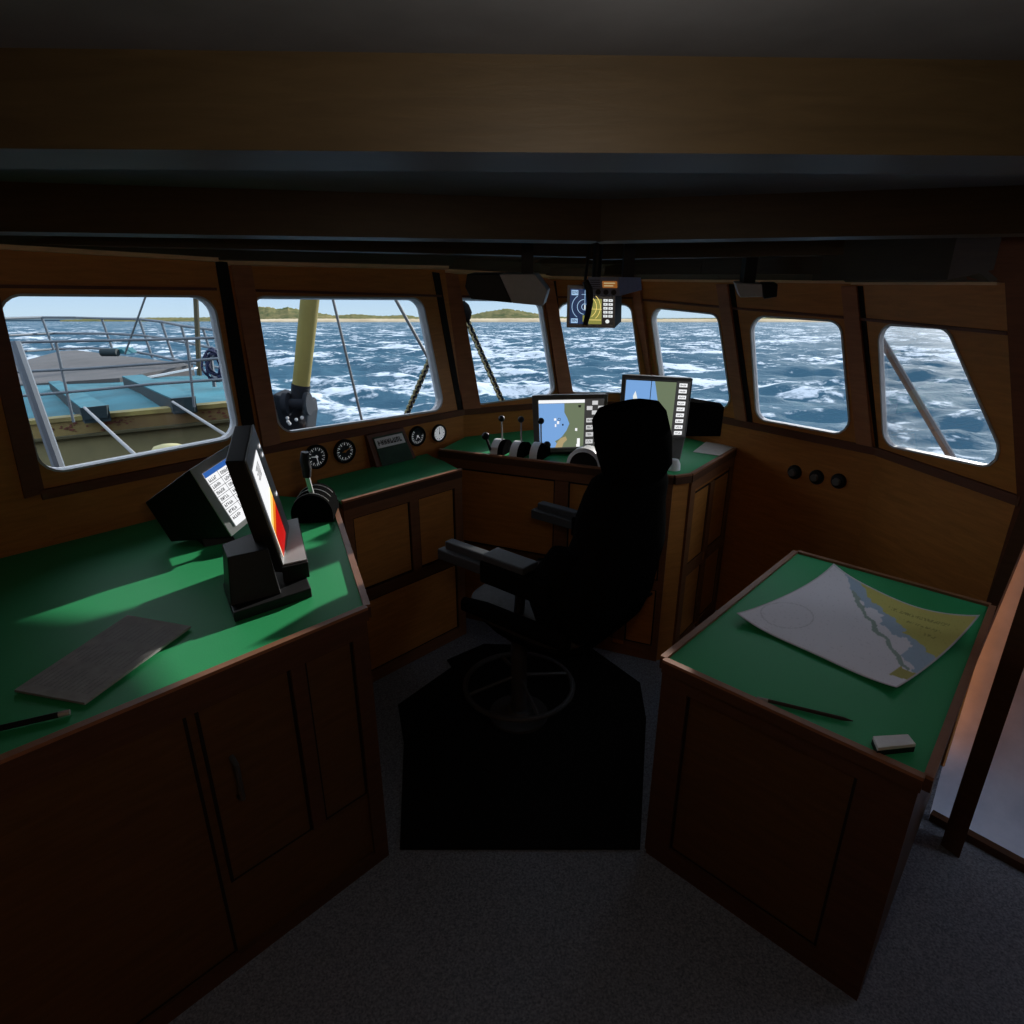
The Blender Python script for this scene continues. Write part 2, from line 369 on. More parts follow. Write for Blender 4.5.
# ---------------------------------------------------------------- counters and cabinets
def counter_top(t, poly, z, open_edges):
    """green covered top with raised wooden edging"""
    pts = [V((p[0], p[1], z)) for p in poly]; base = sum(pts, V())/len(pts)
    MB().prism([p-V((0, 0, .008)) for p in pts], (0, 0, .008)).build('green_cover', GREEN, t)
    MB().prism([p-V((0, 0, .032)) for p in pts], (0, 0, .023)).build('board', W_CABD, t)
    for (i, j) in open_edges:
        a, b = pts[i], pts[j]; d = (b-a).normalized(); n = d.cross(V((0, 0, 1)));
        if n.dot(base-a) > 0: n = -n
        MB().prism([a-n*.004-d*.0, b-n*.004, b+n*.016, a+n*.016], (0, 0, .009)).build('edging', W_EDGE, t)
        MB().prism([a+n*.0-V((0, 0, .034)), b+n*.0-V((0, 0, .034)), b+n*.016-V((0, 0, .034)), a+n*.016-V((0, 0, .034))], (0, 0, .034)).build('edging_face', W_CABD, t)
    return t
def cabinet(name, poly, z, faces, label, cat='cabinet', mb_=None, mf_=None):
    W_CAB, W_CABD = mb_ or globals()['W_CAB'], mf_ or globals()['W_CABD']
    """faces: (i, j, [(s0, s1, z0, z1, kind)]) : panels laid on the face from corner i to corner j"""
    pts = [V((p[0], p[1], 0)) for p in poly]; base = sum(pts, V())/len(pts); t = thing(name, base, label, cat)
    MB().prism(pts, (0, 0, z)).build('body', W_CAB, t)
    for (i, j, pan) in faces:
        a, b = pts[i], pts[j]; Lh = (b-a).length; d = (b-a)/Lh; n = d.cross(V((0, 0, 1)))
        if n.dot(base-a) > 0: n = -n
        fr = MB()
        fr.prism([a+n*.0, b+n*.0, b+n*.012, a+n*.012], (0, 0, .05))
        fr.prism([a+V((0, 0, z-.05)), b+V((0, 0, z-.05)), b+n*.012+V((0, 0, z-.05)), a+n*.012+V((0, 0, z-.05))], (0, 0, .05))
        # every stile and rail between the panels
        ss = sorted(set([0, Lh]+[round(q[0], 3) for q in pan]+[round(q[1], 3) for q in pan]))
        def blk(s0, s1, z0, z1, th=.012, mi=0, m_=fr): m_.prism([a+d*s0+V((0, 0, z0)), a+d*s1+V((0, 0, z0)), a+d*s1+n*th+V((0, 0, z0)), a+d*s0+n*th+V((0, 0, z0))], (0, 0, z1-z0), mi)
        blk(0, min([q[0] for q in pan]+[Lh]), .05, z-.05); blk(max([q[1] for q in pan]+[0]), Lh, .05, z-.05)
        for q in pan:
            for q2 in pan:
                if q2[0] > q[1]-.001 and q2[0]-q[1] < .12 and abs(q2[2]-q[2]) < .02: blk(q[1], q2[0], q[2], q[3])
                if q2[2] > q[3]-.001 and q2[2]-q[3] < .15 and q2[0] < q[1] and q2[1] > q[0]: blk(min(q[0], q2[0]), max(q[1], q2[1]), q[3], q2[2])
            if q[2] > .055 and q[2] < .2: blk(q[0], q[1], .05, q[2])
        fr.build('face_frame', W_CABD, t)
        for q in pan:
            pn = MB(); blk(q[0]+.006, q[1]-.006, q[2]+.006, q[3]-.006, .003, 0, pn)
            dd = pn.build(q[4], W_CAB, t)
            g_ = MB(); 
            for (x0, x1, y0, y1) in ((q[0], q[0]+.008, q[2], q[3]), (q[1]-.008, q[1], q[2], q[3]), (q[0], q[1], q[3]-.008, q[3]), (q[0], q[1], q[2], q[2]+.006)):
                blk(x0, x1, y0, y1, .004, 0, g_)
            g_.build('groove', W_GROOVE, dd)
            if len(q) > 5:
                hx, hz, hl, vert = q[5]
                c = a+d*hx+n*.03+V((0, 0, hz)); e = V((0, 0, hl/2)) if vert else d*hl/2
                MB().tube([c-e-n*.026, c-e*.85, c+e*.85, c+e-n*.026], .007, 8).build('handle', PEDG if vert else BLACK, dd, smooth=True)
    return t
ZA = .94; ZC = .985; ZT = .76
Anr = pz(365, 608, ZA); Afl = pz(0, 760, ZA); Afr = pz(328, 490, ZA)
adir = (Afl-Anr).normalized(); Aend = Anr+adir*2.0
rdir = (Afr-Anr).normalized()
def inw(p, k=.012):
    q = V((p.x, p.y, 0)); c = V((.1, 1.7, 0)); return q+(c-q).normalized()*k
Afr2 = Anr+rdir*1.02
wAB = (V((sillP['BC'].x, sillP['BC'].y, 0))-V((sillP['AB'].x, sillP['AB'].y, 0))).normalized()
Lin = inw(Lend, .02)
Apoly = [Anr, Afr2+rdir*.0, inw(sillP['AB'], .02), inw(sillP['L'], .02), Lin, V((Lin.x+.0, Aend.y, 0)), Aend]
Apoly = [(p.x, p.y) for p in Apoly]
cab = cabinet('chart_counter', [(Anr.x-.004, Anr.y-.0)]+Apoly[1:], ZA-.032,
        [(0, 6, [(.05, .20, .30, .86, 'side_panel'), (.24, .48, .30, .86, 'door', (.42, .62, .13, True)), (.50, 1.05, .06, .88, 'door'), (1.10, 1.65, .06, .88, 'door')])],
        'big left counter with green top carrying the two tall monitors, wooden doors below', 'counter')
counter_top(cab, Apoly, ZA, [(0, 1), (6, 0)])
Bl, Br = pz(336, 503, ZA), pz(460, 470, ZA)
Bl2 = Bl+V((.022, .006, 0))
Bbk = pz(447, 452, ZA)
Bpoly = [(Bl2.x, Bl2.y), (Br.x, Br.y), (Br.x-.10, Br.y+.17), (-.43, 3.21), (-.47, 3.28), (inw(sillP['AB']).x+.22, inw(sillP['AB']).y+.205), (Afr2.x+.024, Afr2.y+.004)]
BL = (Br-Bl2).length
cab = cabinet('side_counter', Bpoly, ZA-.032, [(0, 1, [(.04, .35, .50, .86, 'upper_panel'), (.40, BL-.05, .50, .86, 'upper_panel'), (.04, BL-.05, .06, .44, 'lower_panel')])],
        'narrow green topped counter below the round gauges, between left counter and centre console', 'counter', W_CAB2, W_CABD2)
counter_top(cab, Bpoly, ZA, [(0, 1)])
c0, c1, c2 = pz(440, 450, ZC), pz(674, 477, ZC), pz(690, 475, ZC)
c3 = V((1.195, 3.20, 0))
Cpoly = [(c0.x, c0.y), (c1.x, c1.y), (c2.x, c2.y), (c3.x, c3.y), (.86, 3.69), (.375, 3.79), (-.27, 3.495)]
Lf = math.dist(Cpoly[0], Cpoly[1]); Ls = math.dist(Cpoly[2], Cpoly[3])
cab = cabinet('helm_console', Cpoly, ZC-.032, [
    (0, 1, [(.10, .66, .48, .90, 'front_panel'), (.73, 1.0, .48, .90, 'front_panel'), (1.06, Lf-.03, .45, .90, 'drawer', (1.15, .855, .08, False)), (.10, 1.0, .08, .42, 'lower_panel'), (1.06, Lf-.03, .08, .40, 'drawer', (1.13, .375, .10, False))]),
    (2, 3, [(.06, .27, .50, .88, 'side_panel'), (.33, .56, .50, .88, 'side_panel'), (.06, .27, .08, .44, 'side_panel'), (.33, .56, .08, .44, 'side_panel')])],
        'wooden centre console behind the helm chair, green top with levers and chart displays', 'console', W_CAB2, W_CABD2)
counter_top(cab, Cpoly, ZC, [(0, 1), (1, 2), (2, 3)])
t0, t1, t2, t3 = pz(665, 660, ZT), pz(797, 553, ZT), pz(990, 607, ZT), pz(925, 778, ZT)
Tpoly = [(p.x, p.y) for p in (t0, t1, t2, t3)]
ctr = sum((t0, t1, t2, t3), V())/4
Tin = [(p.x+(ctr.x-p.x)*.012, p.y+(ctr.y-p.y)*.012) for p in (t0, t1, t2, t3)]
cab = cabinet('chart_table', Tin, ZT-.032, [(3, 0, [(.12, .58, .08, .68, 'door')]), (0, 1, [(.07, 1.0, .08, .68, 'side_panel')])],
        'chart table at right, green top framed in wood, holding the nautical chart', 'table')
counter_top(cab, Tpoly, ZT, [(0, 1), (1, 2), (2, 3), (3, 0)])
# black sheet on the floor standing in for the shadow under the chair
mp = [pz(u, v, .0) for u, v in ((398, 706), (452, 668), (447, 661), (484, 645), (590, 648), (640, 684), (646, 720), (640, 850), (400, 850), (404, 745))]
tag(MB().prism([p+V((0, 0, .001)) for p in mp], (0, 0, .007)).build('floor_shadow', SHADOW_BLK), 'black sheet painted as shadow on the grey carpet under the helm chair', 'mat')  # no real mat, the sheet stands in for the shadow under the chair
# ---------------------------------------------------------------- helm chair
CC = V((.03, 2.25, 0)); RGT = V((FWD.y, -FWD.x, 0)); UP = V((0, 0, 1))
def cl(x, y, z): return CC+V((.148-max(0, z-1.17)*.42, -.01, 0))+RGT*x+FWD*y+UP*z
ch = thing('helm_chair', CC, 'tall black helm chair on a pedestal in the middle of the wheelhouse', 'chair')
m = MB(); m.lathe([(0, .008), (.13, .008), (.13, .022), (.06, .035), (.05, .05), (0, .05)], CC, UP, 28); m.build('base_plate', PEDG, ch, smooth=True)
m = MB(); m.lathe([(.035, .045), (.035, .40), (.055, .41), (.055, .47)], CC, UP, 20); m.build('pedestal', PEDG, ch, smooth=True)
m = MB(); m.tube([CC+V((math.cos(a)*.235, math.sin(a)*.235, .17)) for a in [2*math.pi*k/40 for k in range(40)]], .012, 8, closed=True)
for k in range(4):
    a = math.radians(20+90*k); m.tube([CC+V((0, 0, .22)), CC+V((math.cos(a)*.235, math.sin(a)*.235, .17))], .008, 6)
m.build('foot_ring', PEDG, ch, smooth=True)
m = MB(); m.loft([(cl(0, 0, .44), RGT*.14, FWD*.14), (cl(0, .0, .48), RGT*.22, FWD*.22), (cl(0, 0, .53), RGT*.255, FWD*.27), (cl(0, 0, .545), RGT*.25, FWD*.265)], 32, 4); m.build('seat_pan', BLACK2, ch, smooth=True)
m = MB(); m.loft([(cl(0, .02, .54), RGT*.255, FWD*.27), (cl(0, .02, .57), RGT*.275, FWD*.29), (cl(0, .02, .605), RGT*.27, FWD*.285), (cl(0, .02, .63), RGT*.24, FWD*.25), (cl(0, .02, .635), RGT*.15, FWD*.16)], 36, 4); m.build('seat', SEATG, ch, smooth=True)
for s in (-1, 1): m = MB(); m.loft([(cl(s*.25, -.24, .60), RGT*.02, UP*.035), (cl(s*.262, -.1, .605), RGT*.025, UP*.035), (cl(s*.262, .15, .60), RGT*.025, UP*.035), (cl(s*.25, .28, .58), RGT*.02, UP*.03)], 20, 2.6); m.build('seat_bolster', BLACK2, ch, smooth=True)
# backrest: sections from seat to shoulders, leaning back
secs = []
for (z, y, hw, th) in ((.56, -.20, .17, .07), (.60, -.225, .23, .10), (.68, -.235, .265, .115), (.80, -.245, .28, .12), (.90, -.27, .265, .115), (.98, -.285, .235, .105), (1.06, -.285, .225, .10), (1.14, -.30, .215, .09), (1.19, -.315, .19, .08), (1.215, -.33, .14, .055)):
    secs.append((cl(0, y, z), RGT*hw, (FWD*math.cos(.25)+UP*math.sin(.25)*.3)*th))
m = MB(); m.loft(secs, 36, 3.2); m.build('backrest', BLACK2, ch, smooth=True)
for s in (-1, 1): m = MB(); m.loft([(cl(s*.235, -.15, .62), RGT*.03, FWD*.05), (cl(s*.25, -.15, .72), RGT*.04, FWD*.08), (cl(s*.255, -.17, .85), RGT*.04, FWD*.08), (cl(s*.235, -.21, .95), RGT*.03, FWD*.06)], 20, 2.4); m.build('back_bolster', BLACK2, ch, smooth=True)
m = MB(); m.loft([(cl(0, -.345, 1.175), RGT*.12, FWD*.05), (cl(0, -.36, 1.22), RGT*.16, FWD*.07), (cl(0, -.385, 1.32), RGT*.175, FWD*.075), (cl(0, -.405, 1.41), RGT*.165, FWD*.07), (cl(0, -.415, 1.445), RGT*.135, FWD*.055)], 32, 4); m.build('headrest', BLACK2, ch, smooth=True)
ca = lambda x, y, z: cl(x, y, z)+V((.045, 0, 0))
for s in (-1, 1):
    arm = MB().obox(ca(s*.30, .0, .80), RGT*.05, FWD*.16, UP*.045).build('armrest', BLACK2, ch, bevel=.01)
    MB().obox(ca(s*.30, .05, .858), RGT*.045, FWD*.10, UP*.014).build('armrest_pad', ARMG, arm, bevel=.006)
    a2 = MB().obox(ca(s*.30, .26, .805), RGT*.045, FWD*.13, UP*.022).obox(ca(s*.30-.0, .245, .84), RGT*.022, FWD*.125, UP*.018)
    a2.build('armrest_front', ARMG, arm, bevel=.005)
    MB().tube([ca(s*.27, .02, .76), ca(s*.26, .04, .60)], .02, 8).build('armrest_bracket', BLACK, arm, smooth=True)
# ---------------------------------------------------------------- flat panels drawn in a quad
class Face:
    def __init__(s, tl, tr, br, bl): s.c = [V(q) for q in (tl, tr, br, bl)]; s.n = (s.c[3]-s.c[0]).cross(s.c[1]-s.c[0]).normalized()
    def orient(s):
        if s.n.dot(EYE-s.c[0]) < 0: s.n = -s.n
        return s
    def p(s, a, b, off=0):
        t = s.c[0].lerp(s.c[1], a); u = s.c[3].lerp(s.c[2], a); return t.lerp(u, b)+s.n*off
    def quad(s, mb, a0, b0, a1, b1, off, mi): mb.poly([s.p(a0, b0, off), s.p(a1, b0, off), s.p(a1, b1, off), s.p(a0, b1, off)], mi)
    def poly(s, mb, pts, off, mi): mb.poly([s.p(a, b, off) for a, b in pts], mi)
    def ring(s, mb, ca, cb, r, w, off, mi, a0=0, a1=6.2832, n=24, asp=1.0):
        for k in range(n):
            t0_, t1_ = a0+(a1-a0)*k/n, a0+(a1-a0)*(k+1)/n
            q = [(ca+math.cos(t)*rr, cb+math.sin(t)*rr*asp) for t, rr in ((t0_, r), (t1_, r), (t1_, r-w), (t0_, r-w))]
            s.poly(mb, q, off, mi)
    def glyphs(s, mb, a0, b0, a1, b1, n, off, mi, rnd):
        """a short word: small strokes in a row, too small to read as in the photograph"""
        w = (a1-a0)/n
        for k in range(n):
            x = a0+k*w; hh = (b1-b0)
            s.quad(mb, x, b0, x+w*.28, b1, off, mi)
            q = rnd.choice([0, .38, .75]); s.quad(mb, x, b0+hh*q, x+w*.75, b0+hh*(q+.24), off, mi)
            if rnd.random() < .6: s.quad(mb, x+w*.5, b0+hh*rnd.choice([0, .4]), x+w*.75, b1, off, mi)
def display(name, loc, face_px, plane, depth_vec, label, cat, taper=.9, bez=DGREY, group=None):
    pts = [plane.hit(*q) for q in face_px]; F_ = Face(*pts).orient(); t = thing(name, loc, label, cat, group)
    MB().prism(pts, depth_vec, taper=taper).build('housing', BLACK, t, bevel=.003)
    bz = MB(); bz.prism([F_.p(a, b, .001) for a, b in ((0, 0), (1, 0), (1, 1), (0, 1))], F_.n*.006); bz.build('bezel', bez, t, bevel=.002)
    return t, F_
# centre chart display
PM1 = Plane(pz(560, 455, ZC), (-.10, -1, .12))
t, f = display('chart_display', pz(562, 452, ZC), [(532, 395.5), (608, 394), (604, 450.5), (534.5, 453)], PM1, V((.02, .12, .0)), 'left centre display showing a blue and khaki sea chart with a button pad', 'display')
MB().prism([PM1.hit(548, 452)+V((0, .01, 0)), PM1.hit(596, 451)+V((0, .01, 0)), PM1.hit(594, 460)+V((0, .05, 0)), PM1.hit(550, 460)+V((0, .05, 0))], (0, .06, 0)).build('stand', BLACK, t)
sc = MB(); o = .0085; rn = random.Random(3)
f.quad(sc, .075, .075, .955, .93, o-.001, 5)
f.quad(sc, .085, .085, .70, .14, o, 0); f.quad(sc, .085, .145, .70, .91, o, 1)
f.poly(sc, [(.43, .145), (.70, .145), (.70, .91), (.36, .91), (.30, .80), (.36, .76), (.40, .72), (.46, .62), (.50, .50), (.47, .40), (.43, .30)], o+.0006, 2)
f.poly(sc, [(.30, .91), (.33, .82), (.38, .75), (.45, .72), (.47, .78), (.42, .84), (.40, .91)], o+.001, 3)
f.poly(sc, [(.615, .18), (.655, .18), (.65, .22), (.62, .22)], o+.001, 4)
for (x, y, w, h) in ((.29, .40, .03, .04), (.33, .45, .03, .05), (.30, .50, .02, .05), (.58, .58, .03, .05), (.61, .76, .04, .10), (.60, .86, .05, .05)):
    f.quad(sc, x, y, x+w, y+h, o+.0012, 0)
f.quad(sc, .40, .50, .42, .53, o+.0012, 4); f.ring(sc, .36, .42, .02, .006, o+.0012, 4, asp=1.3)
for (x, y) in ((.80, .11), (.73, .20), (.88, .20), (.80, .28)): f.quad(sc, x, y, x+.075, y+.07, o, 6)
for r_ in range(4):
    for x in (.73, .85):
        y = .41+r_*.125
        f.quad(sc, x, y, x+.10, y+.075, o, 6); f.glyphs(sc, x+.015, y+.02, x+.085, y+.055, 4, o+.0006, 4, rn)
sc.build('screen', [E_WHITE, E_BLUE, E_LAND, E_TAN, E_INK, E_PANEL, E_BTN], t, fix=False)
# right chart display, standing higher
PM2 = Plane(pz(690, 468, ZC)+V((0, .02, 0)), (.12, -1, .16))
t, f = display('chart_display', pz(686, 462, ZC), [(622, 374.5), (692.5, 378.5), (685, 439), (617, 439)], PM2, V((.05, .14, .0)), 'right centre display behind the headrest showing a blue chart and a button column', 'display')
MB().prism([PM2.hit(664, 439), PM2.hit(684, 439), PM2.hit(679, 461), PM2.hit(662, 461)], (.02, .05, 0)).build('stand', DGREY, t)
MB().prism([PM2.hit(u, v)+V((0, .10, 0)) for u, v in ((682, 403), (731, 411), (727, 441), (680, 441))], (.02, .12, 0)).build('rear_box', BLACK2, t)
sc = MB()
f.quad(sc, .05, .055, .975, .95, o-.001, 5); f.quad(sc, .06, .065, .77, .93, o, 1)
f.poly(sc, [(.46, .065), (.77, .065), (.77, .93), (.50, .93), (.56, .60), (.52, .35)], o+.0006, 2)
f.quad(sc, .41, .065, .42, .45, o+.001, 4); f.quad(sc, .055, .06, .78, .078, o+.001, 4)
f.poly(sc, [(.17, .32), (.20, .24), (.23, .34), (.25, .42), (.18, .42)], o+.001, 7)
for k in range(9):
    y = .09+k*.097; f.quad(sc, .815, y, .93, y+.06, o, 0); f.glyphs(sc, .83, y+.018, .915, y+.045, 4, o+.0006, 4, rn)
sc.build('screen', [E_WHITE, E_BLUE, E_LAND, E_TAN, E_INK, E_PANEL, E_BTN, E_DOT], t, fix=False)
# overhead radar
PR = Plane((.2, 2.45, 1.7), (-.12, -1, .02))
rb = PR.hit(594, 290)
t, f = display('radar_display', rb, [(567.5, 285), (615.5, 287), (615, 328), (566.5, 327.4)], PR, V((.05, .10, .01)), 'small radar display hanging from the ceiling, dark blue and olive rings', 'display', bez=LGREY)
MB().tube([PR.hit(592, 288)+V((.02, .06, 0)), V((rb.x+.02, rb.y+.06, 2.03))], .018, 10).build('mount', BLACK, t, smooth=True)
sc = MB()
f.quad(sc, .05, .07, .95, .92, o-.001, 4); f.quad(sc, .06, .08, .45, .91, o, 0); f.quad(sc, .45, .30, .72, .91, o, 1); f.quad(sc, .45, .08, .72, .30, o, 4)
for r_, a0_, a1_ in ((.07, 0, 6.283), (.16, 1.7, 4.6), (.27, 2.2, 4.1)): f.ring(sc, .37, .50, r_, .012, o+.0008, 2, a0_, a1_, asp=1.15)
for r_, a0_, a1_ in ((.16, -1.2, 1.2), (.25, -.95, .95), (.33, -.8, .8)): f.ring(sc, .37, .50, r_, .012, o+.0008, 3, a0_, a1_, asp=1.15)
for (x, y, w, h) in ((.09, .11, .14, .12), (.09, .78, .14, .11)):
    f.quad(sc, x, y, x+w, y+h, o+.0006, 2); f.glyphs(sc, x+.015, y+.02, x+w-.01, y+h-.03, 5, o+.001, 0, rn)
f.quad(sc, .365, .10, .377, .48, o+.0009, 2); f.quad(sc, .30, .20, .44, .212, o+.0009, 2); f.quad(sc, .36, .45, .385, .56, o+.001, 5)
f.quad(sc, .50, .34, .512, .55, o+.0008, 3); f.quad(sc, .50, .54, .72, .552, o+.0008, 3); f.quad(sc, .46, .80, .71, .815, o+.0008, 3)
f.quad(sc, .33, .70, .43, .86, o+.0008, 1)
for r_ in range(5):
    for x in (.755, .86):
        y = .30+r_*.095; f.quad(sc, x, y, x+.085, y+.06, o, 5); f.quad(sc, x+.02, y+.02, x+.06, y+.035, o+.0005, 4)
f.ring(sc, .84, .84, .04, .04, o, 5, asp=1.15)
sc.build('screen', [E_NAVY, E_OLIVE, E_CYAN, E_YEL, E_INK, E_DOT], t, fix=False)
# radio set under the ceiling with its handset
PRa = Plane((.25, 2.36, 1.75), (-.1, -1, -.02)); ra = PRa.hit(610, 279)
t = thing('radio_set', ra, 'dark blue grey marine radio with an orange display under the ceiling', 'radio')
RADG = mat('radio_blue_grey', (.20, .23, .36), .5, var=.1, scale=40)
fp = [PRa.hit(*q) for q in ((588, 277), (619, 277), (620, 296), (589, 295))]
f = Face(*fp).orient()
bk = [PRa.hit(642, 277)+V((.02, .12, 0)), PRa.hit(643, 290)+V((.02, .12, 0))]
MB().add(fp+[fp[0]+V((.08, .16, 0)), bk[0], bk[1], fp[3]+V((.08, .16, 0))], [(0, 1, 2, 3), (4, 7, 6, 5), (0, 4, 5, 1), (1, 5, 6, 2), (2, 6, 7, 3), (3, 7, 4, 0)]).build('housing', RADG, t)
sc = MB(); f.quad(sc, .45, .22, .93, .58, .002, 0); f.quad(sc, .50, .30, .86, .36, .0025, 1); f.quad(sc, .50, .44, .80, .50, .0025, 1); sc.build('screen', [E_LCD, E_TAN], t, fix=False)
for k, (x, y) in enumerate(((.30, .82), (.55, .82), (.80, .82))): MB().lathe([(.010, 0), (.009, .014), (0, .014)], f.p(x, y, .0), f.n, 14).build('knob', BLACK, t, smooth=True)
gr = MB()
for k in range(5): f.quad(gr, .06, .15+k*.12, .38, .19+k*.12, .0015, 0)
gr.build('speaker_grille', BLACK, t)
MB().bar(V((ra.x+.08, ra.y+.1, ra.z)), V((ra.x+.08, ra.y+.1, 2.03)), .04, .04, up=(0, 1, 0)).build('mount', BLACK, t)
PH = Plane((.2, 2.30, 1.7), (0, -1, 0))
hs = thing('radio_handset', PH.hit(587, 283), 'black handset hanging in front of the overhead radar screen', 'handset')
c_ = [PH.hit(u, v) for u, v in ((585, 281), (589, 289), (590, 302), (588, 314), (585, 325))]
MB().tube([c_[0], c_[1], c_[2], c_[3], c_[4]], [.012, .014, .012, .011, .009], 10).build('grip', BLACK, hs, smooth=True)
cw = [V((c_[0].x, c_[0].y, 1.95)), c_[0]]; 
MB().tube([V((c_[0].x+.02, c_[0].y+.05, 2.03)), V((c_[0].x+.01, c_[0].y+.02, 1.9)), c_[0]], .005, 6).build('cord', BLACK, hs, smooth=True)
# two tall monitors on the left counter
def left_monitor(corner_px, zb, nrm, back, label, base_px):
    b = pz(*corner_px, zb); return Plane(b, nrm)
# rear one: white table of figures
PL2 = Plane(pz(230.5, 536.7, ZA+.05), V((.72, -.50, .34)))
px = [(188.8, 470), (231, 443.5), (275, 500), (230.5, 536.7)]
t, f = display('monitor', pz(215, 545, ZA), px, PL2, V((-.24, .02, -.10)), 'rear left monitor with a white table of figures under a blue title bar', 'monitor', taper=.62, bez=LGREY)
MB().prism([pz(205, 547, ZA), pz(236, 541, ZA), pz(225, 520, ZA), pz(185, 530, ZA)], (-.03, 0, .10), taper=.7).build('stand', BLACK, t)
sc = MB(); f.quad(sc, .155, .13, .93, .93, o, 0); f.quad(sc, .155, .13, .93, .20, o+.0006, 1)
rn = random.Random(5)
for k in range(7):
    y = .20+k*.095
    if k: f.quad(sc, .155, y, .93, y+.006, o+.0006, 2)
    for c_ in range(3):
        x = .18+c_*.27; f.glyphs(sc, x, y+.03, x+.17, y+.075, 5, o+.0008, 2, rn)
for x in (.41, .68): f.quad(sc, x, .20, x+.007, .77, o+.0006, 2)
sc.build('screen', [E_WHITE, E_BLUE2, E_INK], t, fix=False)
# near one, seen edge on: white, orange and red depth picture
bn = pz(284, 573, ZA+.06)
tnn = py(244, 461, bn.y+.02)
tf = py(251.8, 424.5, bn.y+.26)
PL1 = plane3(bn, tnn, tf, V((2, 1.5, 2)))
if PL1.n.x < 0: PL1.n = -PL1.n
px = [(244, 461), (251.8, 424.5), (283, 513), (284.3, 573)]
pts = [PL1.hit(*q) for q in px]; pts[2] = pts[3]+(pts[1]-pts[0])*1.0
f = Face(*pts)
if f.n.dot(PL1.n) < 0: f.n = -f.n
t = thing('monitor', pz(262, 600, ZA), 'near left monitor seen edge on, white to red picture, on a black base', 'monitor')
MB().prism(pts, V((-.052, -.01, .004)), taper=.97).build('housing', BLACK, t, bevel=.003)
MB().prism([f.p(a, b, .001) for a, b in ((0, 0), (1, 0), (1, 1), (0, 1))], f.n*.005).build('bezel', MGREY, t, bevel=.002)
sc = MB(); f.quad(sc, .09, .12, .64, .90, o-.001, 0)
f.poly(sc, [(.09, .58), (.64, .46), (.64, .90), (.09, .90)], o, 1); f.poly(sc, [(.09, .64), (.64, .53), (.64, .90), (.09, .90)], o+.0005, 2); f.poly(sc, [(.09, .70), (.64, .60), (.64, .90), (.09, .90)], o+.001, 3)
f.quad(sc, .60, .12, .66, .90, o+.0015, 4)
for (x, y) in ((.80, .14), (.80, .22), (.82, .60)): f.quad(sc, x, y, x+.08, y+.03, o+.001, 0)
for k in range(6): f.quad(sc, .20+.05*(k % 2), .16+.02*k, .45, .17+.02*k, o+.0015, 4)
sc.build('screen', [E_WHITE, E_YEL, E_ORANGE, E_RED, E_INK], t, fix=False)
bs = [pz(224.5, 592, ZA), pz(235, 622.6, ZA), pz(312.4, 597, ZA), pz(300, 566, ZA)]
MB().prism(bs, (0, 0, .03)).build('base', BLACK, t, bevel=.003)
nk = [bs[0].lerp(bs[1], .15), bs[0].lerp(bs[1], .8), bs[1].lerp(bs[2], .55)+V((0, .03, 0)), bs[0].lerp(bs[3], .55)]
MB().prism([p+V((0, 0, .03)) for p in nk], V((-.01, .02, .13)), taper=.8).build('stand', BLACK, t, bevel=.003)
kb = [pz(284, 583, ZA+.03), pz(310, 577, ZA+.03), pz(301, 540, ZA+.03), pz(280, 545, ZA+.03)]
kp = thing('control_box', (kb[0]+kb[2])/2, 'grey topped control box in front of the near left monitor', 'control box')
zt = [.05, .05, .085, .085]
tp_ = [p+V((0, 0, z_)) for p, z_ in zip(kb, zt)]
MB().add(kb+tp_, [(3, 2, 1, 0), (0, 1, 5, 4), (1, 2, 6, 5), (2, 3, 7, 6), (3, 0, 4, 7), (4, 5, 6, 7)]).build('body', BLACK, kp, bevel=.002)
MB().prism([tp_[0].lerp(tp_[2], .04), tp_[1].lerp(tp_[3], .04), tp_[2].lerp(tp_[0], .04), tp_[3].lerp(tp_[1], .04)], (0, 0, .004)).build('top_plate', LGREY, kp)
# ---------------------------------------------------------------- throttles
def lever(mb_h, root, base, tip, r, ballr, hm=CHROME, bm_=BLACK):
    MB().tube([base, tip], r, 8).build('lever', hm, root, smooth=True)
    MB().ball(tip, ballr, sc=(1, 1, 1.15)).build('knob', bm_, root, smooth=True)
# big black drum throttle at the far end of the left counter
ax = (pz(333, 523, ZA)-pz(292, 525, ZA)); ax.z = 0; R_ = ax.length/2; rx = ax.normalized(); dy = V((-rx.y, rx.x, 0))
R_ *= 1.02; CH = .035; cen = (pz(333, 523, ZA)+pz(292, 525, ZA))/2+dy*.01
t = thing('engine_throttle', cen, 'big black drum throttle with a tall chrome lever beside the left monitors', 'throttle')
prof = [(0, 0), (R_, 0), (R_, .15), (R_*.96, .17), (0, .17)]
MB().lathe(prof, cen+V((0, 0, CH)), dy, 32, arc=math.pi, ref=rx if dy.cross(rx).z > 0 else -rx).obox(cen+dy*.085+V((0, 0, CH/2+.001)), rx*R_, dy*.085, V((0, 0, CH/2))).build('housing', BLACK2, t, smooth=True)
for k in range(3):
    q = cen+dy*(.02+.055*k); pts = [q+rx*math.cos(a)*(R_+.001)+V((0, 0, CH+math.sin(a)*(R_+.001))) for a in [math.radians(35+110*j/16) for j in range(17)]]
    MB().tube(pts, .0014, 6).build('scale_rim', LGREY, t, smooth=True)
lb = cen+dy*.03+V((.004, 0, R_+CH-.01)); lt = py(307, 476, lb.y)
MB().bar(lb, lt, .017, .008, up=(0, 1, 0)).build('lever', CHROME, t)
g_ = [py(307, 477, lb.y), py(306.5, 468, lb.y-.0), py(304.5, 460, lb.y), py(305, 452, lb.y)]
MB().tube(g_, [.015, .019, .018, .015], 12).build('grip', BLACK, t, smooth=True)
